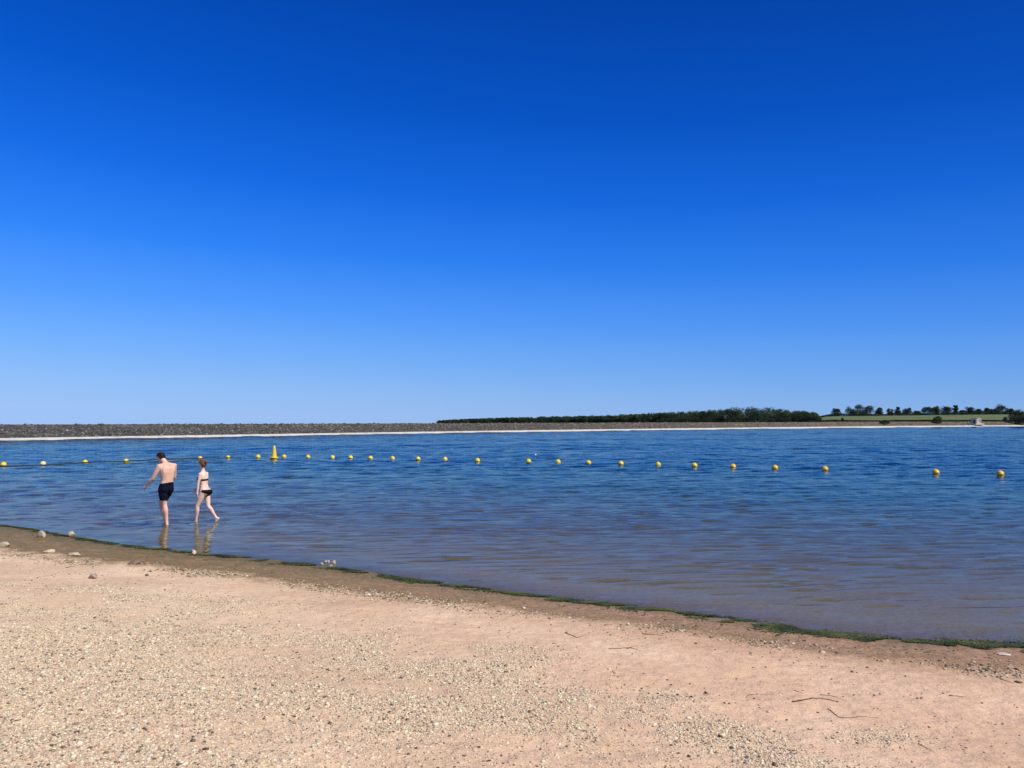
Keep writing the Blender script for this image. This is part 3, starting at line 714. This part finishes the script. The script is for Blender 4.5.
# ------------------------------------------------------------------ buoys
m_yel = noise_m('buoy_yellow', (.74,.52,.02), (.86,.64,.03), 6, .35, spec=.5)
m_pale = noise_m('buoy_faded', (.66,.52,.22), (.80,.68,.42), 6, .45, spec=.5)
m_org = noise_m('buoy_orange_yellow', (.78,.43,.012), (.86,.52,.02), 6, .35, spec=.5)
def lathe(bm, prof, seg=24):
    rings = []
    for r, z in prof:
        if r < 1e-5: rings.append([bm.verts.new((0, 0, z))])
        else: rings.append([bm.verts.new((r*math.cos(2*math.pi*k/seg), r*math.sin(2*math.pi*k/seg), z)) for k in range(seg)])
    for a, b_ in zip(rings, rings[1:]):
        for k in range(seg):
            k2 = (k+1) % seg
            if len(a) == 1: bm.faces.new((a[0], b_[k], b_[k2]))
            elif len(b_) == 1: bm.faces.new((a[k], a[k2], b_[0]))
            else: bm.faces.new((a[k], a[k2], b_[k2], b_[k]))
def buoy_mesh(r):
    bm = bmesh.new()
    prof = [(r*.10, -r*1.22), (r*.16, -r*1.2), (r*.16, -r*.97)]
    prof += [(r*math.cos(a), r*math.sin(a)) for a in np.linspace(-1.38, -.04, 9)] + [(r*1.03, -r*.02), (r*1.03, r*.02)]
    prof += [(r*math.cos(a), r*math.sin(a)) for a in np.linspace(.04, 1.42, 9)] + [(r*.12, r*.99), (r*.12, r*1.06), (r*.06, r*1.09), (0, r*1.09)]
    lathe(bm, [(0, -r*1.22)]+prof); return bm
BL = [(3.5,466.8),(43,465.8),(85,464.2),(126,463),(200,459.9),(228,459),(258,458)]
BR = [(284,458),(308,458.2),(332.5,458.7),(350.5,458.9),(370.5,459.4),(392.5,459.8),(418,460.4),(445,460.9),(477.5,462.1),
      (528.5,463),(558,463.7),(588.5,464.8),(621,465.7),(658,466.7),(694.5,467.8),(733,469),(775,470.4),(825,471.8),(936,475.6),(1000.5,477.3)]
ords = ['first','second','third','fourth','fifth','sixth','seventh','eighth','ninth','tenth','eleventh','twelfth','thirteenth','fourteenth','fifteenth','sixteenth','seventeenth','eighteenth','nineteenth','twentieth']
GB = 'ball buoys strung in a line across the lake'
bmn = from_bm('buoy', buoy_mesh(.155), m_yel); proto_y = bmn.data
po = proto_y.copy(); po.materials.clear(); po.materials.append(m_org)
pp_ = proto_y.copy(); pp_.materials.clear(); pp_.materials.append(m_pale)
first = True; rope_pts = []
extraL = {0: 'yellow ball buoy floating at the left edge of the lake', 1: 'faded whitish ball buoy, second from the left edge of the lake',
          2: 'yellow ball buoy on the rope, third from the left edge', 3: 'yellow ball buoy on the rope just left of the man',
          4: 'yellow ball buoy right above the head of the woman', 5: 'yellow ball buoy on the rope to the right of the woman',
          6: 'small yellow ball buoy immediately left of the cone marker'}
for i, (px, py) in enumerate(BL+BR):
    p = on_z(px, py-max(0, (py-458)*.09))
    if first: o = bmn; first = False
    else: o = bpy.data.objects.new('buoy', proto_y); COL.objects.link(o)
    if i == 1: o.data = pp_
    if i >= len(BL)+15: o.data = po
    o.location = (p[0], p[1], .075); o.rotation_euler = (random.uniform(-.25,.25), random.uniform(-.25,.25), random.uniform(0,6))
    if i < 7: lab = extraL[i]; rope_pts.append(p)
    elif i == 26: lab = 'orange yellow ball buoy nearest the right edge, last of the line'
    elif i == 25: lab = 'orange yellow ball buoy, last but one at the right, after a wide gap'
    elif i == 7: lab = 'small yellow ball buoy immediately right of the cone marker'
    else: lab = 'yellow ball buoy, %s to the right of the cone marker' % ords[i-7]
    tag(o, lab, 'buoy', GB)
p = on_z(535.5, 455.2)
bm = bmesh.new(); lathe(bm, [(0,-.06),(.05,-.04),(.075,0),(.07,.05),(.04,.08),(.02,.11),(0,.115)])
o = from_bm('float', bm, noise_m('white_float', (.6,.55,.55), (.75,.7,.7), 5, .4)); o.location = p; tag(o, 'tiny white float alone beyond the buoy line near the centre', 'float')
# cone marker
p = on_z(274, 459.2)
cone = thing('marker_buoy', 'tall yellow cone marker buoy with a wide collar standing above the ball buoys', 'buoy', tuple(p))
bm = bmesh.new(); lathe(bm, [(.17,.14),(.165,.2),(.13,.45),(.095,.70),(.065,.86),(.05,.90),(0,.91)]); from_bm('cone', bm, m_yel, cone)
bm = bmesh.new(); lathe(bm, [(0,.075),(.24,.075),(.275,.09),(.28,.12),(.265,.145),(0,.145)]); from_bm('collar', bm, m_yel, cone)
bm = bmesh.new(); lathe(bm, [(0,-.35),(.08,-.33),(.14,-.12),(.22,.06),(.22,.085),(0,.085)]); from_bm('float_base', bm, m_yel, cone)
# rope
m_rope = noise_m('dark_rope', (.015,.02,.03), (.04,.05,.06), 20, .8)
def tube(path, rad, name, m, seg=6):
    bm = bmesh.new(); rings = []
    for i, p_ in enumerate(path):
        d = (path[min(i+1, len(path)-1)]-path[max(i-1, 0)]).normalized(); s = d.cross(Vector((0,0,1))).normalized(); u = s.cross(d)
        rings.append([bm.verts.new(p_+s*math.cos(2*math.pi*k/seg)*rad+u*math.sin(2*math.pi*k/seg)*rad) for k in range(seg)])
    for a, b_ in zip(rings, rings[1:]):
        for k in range(seg): bm.faces.new((a[k], a[(k+1)%seg], b_[(k+1)%seg], b_[k]))
    bm.faces.new(rings[0][::-1]); bm.faces.new(rings[-1])
    return from_bm(name, bm, m)
ctrl = [on_z(0, 467), on_z(3.5, 466.8), on_z(43, 465.8), on_z(70, 464.6), on_z(85, 464.0), on_z(126, 462.8), on_z(165, 460.8), on_z(200, 459.9), on_z(228, 459), on_z(243, 458.6)]
hz = [-.03, -.03, -.04, .0, .03, .03, .035, .035, .02, -.02]
path = []
for i in range(len(ctrl)-1):
    for k in range(8):
        t = k/8; q_ = ctrl[i]*(1-t)+ctrl[i+1]*t; path.append(Vector((q_[0], q_[1], hz[i]*(1-t)+hz[i+1]*t+.07+.012*math.sin(len(path)*1.1))))
o = tube(path, .036, 'rope', m_rope); tag(o, 'dark floating rope joining the ball buoys behind the man and woman', 'rope')

# ------------------------------------------------------------------ people
def frustum(bm, p0, p1, r0, r1, seg=16):
    p0 = Vector(p0); p1 = Vector(p1); d = p1-p0
    for p_, r in ((p0, r0), (p1, r1)):
        bmesh.ops.create_icosphere(bm, subdivisions=2, radius=r, matrix=Matrix.Translation(p_))
    if d.length < 1e-6: return
    dn = d.normalized(); s = dn.orthogonal().normalized(); u = dn.cross(s)
    a = [bm.verts.new(p0+(s*math.cos(2*math.pi*k/seg)+u*math.sin(2*math.pi*k/seg))*r0) for k in range(seg)]
    b_ = [bm.verts.new(p1+(s*math.cos(2*math.pi*k/seg)+u*math.sin(2*math.pi*k/seg))*r1) for k in range(seg)]
    for k in range(seg): bm.faces.new((a[k], a[(k+1)%seg], b_[(k+1)%seg], b_[k]))
    bm.faces.new(a[::-1]); bm.faces.new(b_)
def chain(bm, pts_):
    for (p0, r0), (p1, r1) in zip(pts_, pts_[1:]): frustum(bm, p0, p1, r0, r1)
def ellip(bm, c, fwd, side, up, a, b_, c_, sub=3):
    M_ = Matrix((( *(side*b_),), (*(fwd*a),), (*(up*c_),))).transposed().to_4x4(); M_.translation = Vector(c)
    bmesh.ops.create_icosphere(bm, subdivisions=sub, radius=1, matrix=M_)
def loft(bm, rings_, seg=28):
    """rings: (center, side vector, fwd vector, half width, half depth)"""
    R_ = []
    for c, s, f, w_, d_ in rings_:
        c = Vector(c)
        R_.append([bm.verts.new(c+s*(math.copysign(abs(math.cos(a))**.85, math.cos(a))*w_)+f*(math.copysign(abs(math.sin(a))**.85, math.sin(a))*d_)) for a in [2*math.pi*k/seg for k in range(seg)]])
    for a, b_ in zip(R_, R_[1:]):
        for k in range(seg): bm.faces.new((a[k], a[(k+1)%seg], b_[(k+1)%seg], b_[k]))
    bm.faces.new(R_[0][::-1]); bm.faces.new(R_[-1])
def hand(bm, wrist, dirv, palm_n, thumb_side, sc=1.0, curl=.5):
    """dirv: direction of the hand; palm_n: the way the palm faces; thumb_side: towards the thumb"""
    d = Vector(dirv).normalized(); n_ = Vector(palm_n); n_ = (n_-d*n_.dot(d)).normalized(); s = d.cross(n_)
    if s.dot(Vector(thumb_side)) < 0: s = -s
    wr_ = Vector(wrist); pc = wr_+d*.045*sc
    ellip(bm, pc, d, s, n_, .050*sc, .040*sc, .016*sc, 2)
    frustum(bm, wr_, pc, .023*sc, .02*sc, 10)
    for k, (o_, ln) in enumerate(((.030,.070),(.010,.078),(-.010,.073),(-.028,.058))):
        b0 = wr_+d*.075*sc+s*o_*sc; ang = curl*(.6+.15*k)
        p0 = b0; dirc = d.copy(); r = .0088*sc
        pts_ = [(wr_+d*.05*sc+s*o_*.8*sc, r*1.05), (b0, r)]
        for j in range(3):
            dirc = (dirc*math.cos(ang)+n_*math.sin(ang)).normalized() if j else (d*math.cos(ang*.6)+n_*math.sin(ang*.6)).normalized()
            nn = n_ - dirc*n_.dot(dirc)
            p0 = p0+dirc*(ln*sc*(.42,.32,.26)[j]); pts_.append((p0.copy(), r*(.95-.12*j)))
            if nn.length > 1e-3: ang = curl*.7
        chain(bm, pts_)
    t0 = wr_+d*.022*sc+s*.022*sc
    t1 = t0+(d*.6+s*.75+n_*.25).normalized()*.036*sc; t2 = t1+(d*.9+s*.25+n_*.35).normalized()*.030*sc; t3 = t2+(d*.9+n_*.45).normalized()*.022*sc
    chain(bm, [(t0, .0125*sc), (t1, .0105*sc), (t2, .0095*sc), (t3, .008*sc)])
def foot(bm, ankle, fwd, down=Vector((0,0,-1)), sc=1.0, r=.036):
    a = Vector(ankle); f = Vector(fwd).normalized(); s = f.cross(down).normalized()
    heel = a+down*.062*sc-f*.035*sc; ball = a+down*.068*sc+f*.125*sc; toe = a+down*.074*sc+f*.175*sc
    chain(bm, [(a, r), (heel, .030*sc)]); chain(bm, [(a, r), (a+f*.06*sc+down*.045*sc, .033*sc), (ball, .026*sc), (toe, .016*sc)])
    chain(bm, [(heel, .028*sc), (ball+s*.02*sc, .022*sc)])
    for k in range(5):
        q0 = ball+s*(.034-.017*k)*sc; chain(bm, [(q0, .015*sc), (q0+f*(.058-.006*abs(k-1))*sc+down*.008*sc, (.012 if k else .012)*sc)])
def head(bm, c, f, up, sc=1.0):
    s = f.cross(up).normalized(); c = Vector(c)
    ellip(bm, c+up*.025*sc-f*.010*sc, f, s, up, .098*sc, .076*sc, .098*sc)
    ellip(bm, c-up*.035*sc+f*.022*sc, f, s, up, .068*sc, .058*sc, .082*sc)         # face and jaw
    chain(bm, [(c-up*.100*sc+f*.062*sc, .020*sc), (c-up*.075*sc+f*.055*sc, .030*sc)])        # chin
    chain(bm, [(c+up*.018*sc+f*.088*sc, .010*sc), (c-up*.022*sc+f*.106*sc, .0135*sc)])       # nose
    for q in (-1, 1):
        chain(bm, [(c-up*.026*sc+f*.094*sc+s*q*.011*sc, .009*sc), (c-up*.024*sc+f*.098*sc, .010*sc)])
        chain(bm, [(c+up*.032*sc+f*.080*sc+s*q*.012*sc, .012*sc), (c+up*.030*sc+f*.070*sc+s*q*.045*sc, .011*sc)])   # brow
        ellip(bm, c-up*.004*sc-f*.004*sc+s*q*.078*sc, (f*.9-up*.2).normalized(), s, up, .018*sc, .009*sc, .030*sc, 2)    # ear
    chain(bm, [(c-up*.056*sc+f*.084*sc-s*.018*sc, .0075*sc), (c-up*.055*sc+f*.090*sc, .009*sc), (c-up*.056*sc+f*.084*sc+s*.018*sc, .0075*sc)])
    chain(bm, [(c-up*.068*sc+f*.080*sc-s*.015*sc, .0075*sc), (c-up*.068*sc+f*.085*sc, .009*sc), (c-up*.068*sc+f*.080*sc+s*.015*sc, .0075*sc)])
def finish_body(bm, name, m, vox=.0075, it=5):
    me = bpy.data.meshes.new(name+'_raw'); bmesh.ops.recalc_face_normals(bm, faces=bm.faces); bm.to_mesh(me); bm.free()
    o = bpy.data.objects.new(name, me); COL.objects.link(o)
    rm = o.modifiers.new('remesh', 'REMESH'); rm.mode = 'VOXEL'; rm.voxel_size = vox
    s_ = o.modifiers.new('smooth', 'SMOOTH'); s_.factor = .6; s_.iterations = it
    dg = bpy.context.evaluated_depsgraph_get(); dg.update()
    me2 = bpy.data.meshes.new_from_object(o.evaluated_get(dg)); o.modifiers.clear(); o.data = me2
    me2.materials.clear(); me2.materials.append(m)
    for p_ in me2.polygons: p_.use_smooth = True
    return o
def garment(body, name, test, off, m, thick=.0):
    """cloth shell grown from the body surface where test(co, normal) is true; off may be a function of co"""
    bm = bmesh.new(); bm.from_mesh(body.data); bm.normal_update()
    kill = [f for f in bm.faces if not test(f.calc_center_median(), f.normal)]
    bmesh.ops.delete(bm, geom=kill, context='FACES')
    for _ in range(8):      # even out the cut edge of the cloth
        new = {}
        for v in bm.verts:
            nb = [e.other_vert(v).co for e in v.link_edges if e.is_boundary]
            if len(nb) == 2: new[v] = v.co*.4+(nb[0]+nb[1])*.3
        for v, c_ in new.items(): v.co = c_
    bm.normal_update()
    no = {v: v.normal.copy() for v in bm.verts}
    for v in bm.verts: v.co += no[v]*(off(v.co) if callable(off) else off)
    o = from_bm(name, bm, m, body)
    md = o.modifiers.new('solid', 'SOLIDIFY'); md.thickness = .006; md.offset = -1
    return o
m_skin, nt, L, b = mat('skin')
n = N(nt, 'ShaderNodeTexNoise'); n.inputs['Scale'].default_value = 5; n.inputs['Detail'].default_value = 4
tc = nt.new('ShaderNodeTexCoord'); L.new(tc.outputs['Object'], n.inputs['Vector'])
r = ramp(nt, [(.35, (.64,.35,.26)), (.65, (.80,.52,.41))]); L.new(n.outputs['Fac'], r.inputs[0]); L.new(r.outputs[0], b.inputs['Base Color'])
b.inputs['Roughness'].default_value = .5; b.inputs['Specular IOR Level'].default_value = .35
m_skin2 = m_skin.copy(); m_skin2.name = 'fair_skin'
for nd in m_skin2.node_tree.nodes:
    if nd.type == 'VALTORGB': nd.color_ramp.elements[0].color = (.72,.47,.38,1); nd.color_ramp.elements[1].color = (.82,.60,.50,1)
m_hair = noise_m('dark_brown_hair', (.008,.005,.004), (.026,.016,.011), 60, .7, .004, spec=.12)
m_red = noise_m('auburn_hair', (.08,.034,.014), (.18,.08,.034), 60, .6, .004, spec=.15)
m_navy = noise_m('navy_swim_cloth', (.003,.004,.012), (.008,.010,.024), 20, .9, .003, spec=.08)
m_blk = noise_m('black_swim_cloth', (.003,.003,.004), (.009,.009,.011), 20, .8, spec=.1)
m_eye = noise_m('eye', (.02,.015,.01), (.04,.03,.02), 5, .2)
UP = Vector((0,0,1))
def ground_person(px, py):  # water contact point
    return on_z(px, py)

# man: local coordinates, x to the right of the photograph, y away, z above the water
f = Vector((-.73,.68,0)).normalized(); l = Vector((-f.y, f.x, 0))   # his left
bm = bmesh.new()
def MP(x, y, z): return Vector((x, y, z))
hipc = MP(-.005, 0, .90)
loft(bm, [(MP(-.02,.0,.775), l, f, .150, .105), (MP(-.01,0,.84), l, f, .172, .125), (MP(.0,0,.92), l, f, .168, .120), (MP(.005,.0,1.00), l, f, .152, .108),
          (MP(.015,0,1.08), l, f, .148, .104), (MP(.02,-.005,1.18), l, f, .165, .115), (MP(.02,-.01,1.28), l, f, .185, .125), (MP(.015,-.01,1.37), l, f, .192, .122),
          (MP(.0,0,1.44), l, f, .165, .10), (MP(-.02,.01,1.49), l, f, .105, .075), (MP(-.03,.02,1.52), l, f, .06, .058)])
ls = MP(.005,-.01,1.425)+l*.185; rs_ = MP(.005,-.01,1.425)-l*.185
for s_ in (ls, rs_): ellip(bm, s_, f, l, UP, .062, .062, .068, 2)
chain(bm, [(MP(0,0,1.47)+l*.05, .05), (ls, .052)]); chain(bm, [(MP(0,0,1.47)-l*.05, .05), (rs_, .052)])
# glutes, blades and chest
for q in (-1, 1):
    ellip(bm, MP(-.005,0,.86)-f*.055+l*.07*q, f, l, UP, .085, .082, .10, 2)
    ellip(bm, MP(.02,-.01,1.33)-f*.085+l*.085*q, f, l, UP, .032, .075, .11, 2)
    ellip(bm, MP(.01,-.01,1.33)+f*.085+l*.075*q, f, l, UP, .045, .08, .07, 2)
    chain(bm, [(MP(.01,0,1.0)-f*.075+l*.035*q, .035), (MP(.02,0,1.2)-f*.085+l*.035*q, .034), (MP(.02,0,1.33)-f*.08+l*.04*q, .03)])
# neck and head, bowed forward and looking down to the left
hf = Vector((-.84,.28,-.58)).normalized(); hu = Vector((-.50,.20,.84)); hu = (hu-hf*hu.dot(hf)).normalized()
hc = MP(-.185,.075,1.625)
chain(bm, [(MP(-.015,.01,1.47), .064), (MP(-.085,.035,1.545), .062), (hc-hu*.02-hf*.02, .060)])
head(bm, hc, hf, hu, 1.04)
# left arm reaching down and forward
el = MP(-.262,-.15,1.135); wr = MP(-.455,-.07,.955)
chain(bm, [(ls, .066), (ls.lerp(el, .45), .063), (el, .048)]); chain(bm, [(el, .049), (el.lerp(wr, .3), .053), (wr, .033)])
hand(bm, wr, (wr-el).normalized()*.9+Vector((-.25,0,-.1)), Vector((.2,.3,-.9)), Vector((-.3,.9,.2)), 1.22, 1.0)
er = rs_+MP(-.03,.10,-.285); wr2 = er+MP(-.17,.17,-.13)
chain(bm, [(rs_, .056), (rs_.lerp(er, .45), .050), (er, .040)]); chain(bm, [(er, .041), (er.lerp(wr2, .3), .042), (wr2, .026)])
hand(bm, wr2, (wr2-er), Vector((-.3,.0,-.9)), Vector((-.8,-.4,0)), 1.05, .6)
# legs
lh = hipc+l*.085-UP*.04; rh = hipc-l*.085-UP*.04
lk = MP(-.015,-.05,.485); la = MP(.05,-.04,.02)
rk = MP(-.185,.14,.485); ra = MP(-.085,.22,.02)
for h_, k_, a_ in ((lh, lk, la), (rh, rk, ra)):
    chain(bm, [(h_, .100), (h_.lerp(k_, .4), .090), (k_, .060)])
    cal = k_.lerp(a_, .30)-f*.018
    chain(bm, [(k_, .058), (cal, .064), (k_.lerp(a_, .65)-f*.006, .046), (a_, .038)])
    frustum(bm, k_+f*.02, k_+f*.02-UP*.04, .042, .040)
foot(bm, la, (f+Vector((-.1,0,0))), sc=1.05); foot(bm, ra, f, sc=1.05)
man = finish_body(bm, 'person', m_skin, .0075, 9)
P0 = on_z(165.5, 524.2)
man.location = (P0[0], P0[1], 0)
tag(man, 'bare chested man in dark navy swim shorts wading with head bowed', 'person')
def shorts_test(c, n_):
    if c.z > 1.015+.02*math.sin(c.x*9) or c.z < .60: return False
    rel = c-MP(0,0,c.z); return abs(rel.x) < .28 and not (c.x < -.30)
def shorts_off(c):
    return .006+.013*max(0, min(1, (.86-c.z)/.26))+.004*math.sin(c.x*60+c.z*35)*math.cos(c.y*50)
# exclude arms: anything left of x=-.24 above z .8
so_ = garment(man, 'swim_shorts', lambda c, n_: shorts_test(c, n_) and not (c.z > .78 and (c.x < -.20 or c.y > .26)), shorts_off, m_navy)
def hair_test(hc, hf, hu, low=-.035, front=.055, sc=1.04):
    hs_ = hf.cross(hu)
    def t(c, n_):
        d = c-hc; a = d.dot(hf)/sc; u = d.dot(hu)/sc; s = abs(d.dot(hs_))/sc
        if d.length > .17*sc: return False
        if s > .074 and u < .035: return False
        if u < low+(.03 if a < .0 else 0)*0: return False
        lim = front if u > .07 else (-.0 if u < .03 else .03)
        return a < lim and (u > .05 or a < .0) and u > (low if a < -.02 else .02)
    return t
garment(man, 'hair', hair_test(hc, hf, hu, -.055), lambda c: .012+.012*float(fbm(np.array([c.x*45+c.z*20]), np.array([c.z*45+c.y*50]), 3, 3)[0]), m_hair)
def eyes(body, hc, hf, hu, sc):
    hs_ = hf.cross(hu)
    for q in (-1, 1):
        bm = bmesh.new(); ellip(bm, hc+hu*.010*sc+hf*.079*sc+hs_*q*.030*sc, hf, hs_, hu, .008, .013, .007, 2)
        from_bm('eye', bm, m_eye, body)
eyes(man, hc, hf, hu, 1.04)

# woman
f = Vector((-.985,.17,0)).normalized(); l = Vector((-f.y, f.x, 0))
bm = bmesh.new()
O = 0.0
loft(bm, [(MP(.03,.0,.665), l, f, .120, .085), (MP(.035,0,.72), l, f, .158, .110), (MP(.03,0,.79), l, f, .155, .105), (MP(.015,0,.87), l, f, .122, .085),
          (MP(.0,0,.93), l, f, .112, .078), (MP(-.01,0,1.01), l, f, .125, .088), (MP(-.015,0,1.09), l, f, .138, .095), (MP(-.02,0,1.17), l, f, .142, .088),
          (MP(-.02,0,1.225), l, f, .120, .068), (MP(-.025,0,1.265), l, f, .065, .050), (MP(-.03,.0,1.29), l, f, .045, .044)])
sc_ = MP(-.02,0,1.195); ls = sc_+l*.150; rs_ = sc_-l*.150
for s_ in (ls, rs_): ellip(bm, s_, f, l, UP, .046, .044, .05, 2)
chain(bm, [(MP(-.02,0,1.235)+l*.04, .036), (ls, .038)]); chain(bm, [(MP(-.02,0,1.235)-l*.04, .036), (rs_, .038)])
for q in (-1, 1):
    ellip(bm, MP(.035,0,.745)-f*.062+l*.065*q, f, l, UP, .085, .078, .088, 2)
    ellip(bm, MP(-.015,0,1.075)+f*.085+l*.062*q, f, l, UP, .055, .056, .056, 2)
    ellip(bm, MP(-.01,0,1.13)-f*.055+l*.06*q, f, l, UP, .030, .05, .07, 2)
hf = Vector((-.93,.33,-.14)).normalized(); hu = Vector((-.16,.05,.98)); hu = (hu-hf*hu.dot(hf)).normalized()
hc = MP(-.052,.0,1.43)
chain(bm, [(MP(-.025,0,1.25), .046), (MP(-.035,0,1.33), .042), (hc-hu*.03-hf*.015, .045)])
head(bm, hc, hf, hu, .96)
el = MP(-.075,-.17,.965); wr = MP(-.095,-.17,.745)
chain(bm, [(ls, .040), (ls.lerp(el, .45), .036), (el, .029)]); chain(bm, [(el, .030), (el.lerp(wr, .3), .031), (wr, .020)])
hand(bm, wr, wr-el, Vector((.3,.9,0)), f, .93, .4)
er = rs_+MP(-.14,.05,-.22); wr2 = er+MP(-.14,.04,-.17)
chain(bm, [(rs_, .040), (rs_.lerp(er, .45), .036), (er, .029)]); chain(bm, [(er, .030), (er.lerp(wr2, .3), .031), (wr2, .020)])
hand(bm, wr2, wr2-er, Vector((.2,-.9,-.3)), f, .93, .5)
hipc = MP(.03,0,.735); lh = hipc+l*.078; rh = hipc-l*.078
lk = MP(-.125,-.09,.40); la = MP(-.165,-.04,.0)
rk = MP(.095,.06,.385); ra = MP(.295,.09,.085)
for i_, (h_, k_, a_) in enumerate(((lh, lk, la), (rh, rk, ra))):
    chain(bm, [(h_, .088), (h_.lerp(k_, .4), .076), (k_, .050)])
    ax = (a_-k_).normalized(); bk = (-f-ax*(-f).dot(ax)).normalized()
    chain(bm, [(k_, .049), (k_.lerp(a_, .30)+bk*.014, .050), (k_.lerp(a_, .65)+bk*.004, .036), (a_, .030)])
foot(bm, la, f, sc=.92, r=.031)
dn = Vector((-.25,.05,-.97)).normalized(); foot(bm, ra, (Vector((.15,.05,-.75))+f*.75).normalized(), (dn*.5+Vector((.8,0,-.3))).normalized(), sc=.92, r=.031)
wom = finish_body(bm, 'person', m_skin2)
P0 = on_z(203.2, 521.6); wom.location = (P0[0], P0[1], 0)
tag(wom, 'fair skinned woman in a black bikini with tied up auburn hair striding through the shallows', 'person')
hs_ = l
def arm_near(c):  # near points of either arm
    for a_, b2 in ((ls, el), (el, wr), (rs_, er), (er, wr2), (wr, wr-UP*.2), (wr2, wr2+(wr2-er).normalized()*.2)):
        ab = b2-a_; t = max(0, min(1, (c-a_).dot(ab)/ab.length_squared))
        if (c-(a_+ab*t)).length < .046: return True
    return False
def top_test(c, n_):
    d = c-MP(-.015,0,c.z); a = d.dot(f)
    if arm_near(c) and abs(d.dot(l)) > .13: return False
    if abs(d.dot(l)) > .16: return False
    if a > .035: return 1.005 < c.z < 1.135-.25*abs(abs(d.dot(l))-.06) + .0
    return 1.035 < c.z < 1.078
garment(wom, 'bikini_top', top_test, .006, m_blk)
def strap_test(c, n_):
    d = c-MP(-.02,0,c.z); q = abs(d.dot(l))
    return 1.10 < c.z < 1.26 and .060 < q < .078
for sd_ in (-1, 1): garment(wom, 'bikini_strap', lambda c, n_: strap_test(c, n_) and (c-MP(-.02,0,c.z)).dot(l)*sd_ > 0 and (c-MP(-.02,0,c.z)).dot(f) > -.0, .005, m_blk)
def bot_test(c, n_):
    d = c-MP(.03,0,c.z); q = abs(d.dot(l)); a = d.dot(f)
    if arm_near(c) or c.z > .805 or q > .2 or abs(a) > .16: return False
    if c.z < .60: return False
    return c.z > .645+q*(.75 if a < 0 else 1.1) - (.02 if a < 0 else 0)
garment(wom, 'bikini_bottom', bot_test, .006, m_blk)
hr = garment(wom, 'hair', hair_test(hc, hf, hu, -.06, .05, .96), lambda c: .011+.010*float(fbm(np.array([c.x*20+c.z*12]), np.array([c.z*60+c.y*40]), 3, 3)[0]), m_red)
bm = bmesh.new(); ellip(bm, hc-hf*.125+hu*.055, hf, hf.cross(hu), hu, .042, .038, .040)
for v_ in bm.verts: v_.co += Vector((random.uniform(-1,1), random.uniform(-1,1), random.uniform(-1,1)))*.004
from_bm('hair_bun', bm, m_red, hr)
eyes(wom, hc, hf, hu, .96)
print('objects', len(bpy.data.objects))
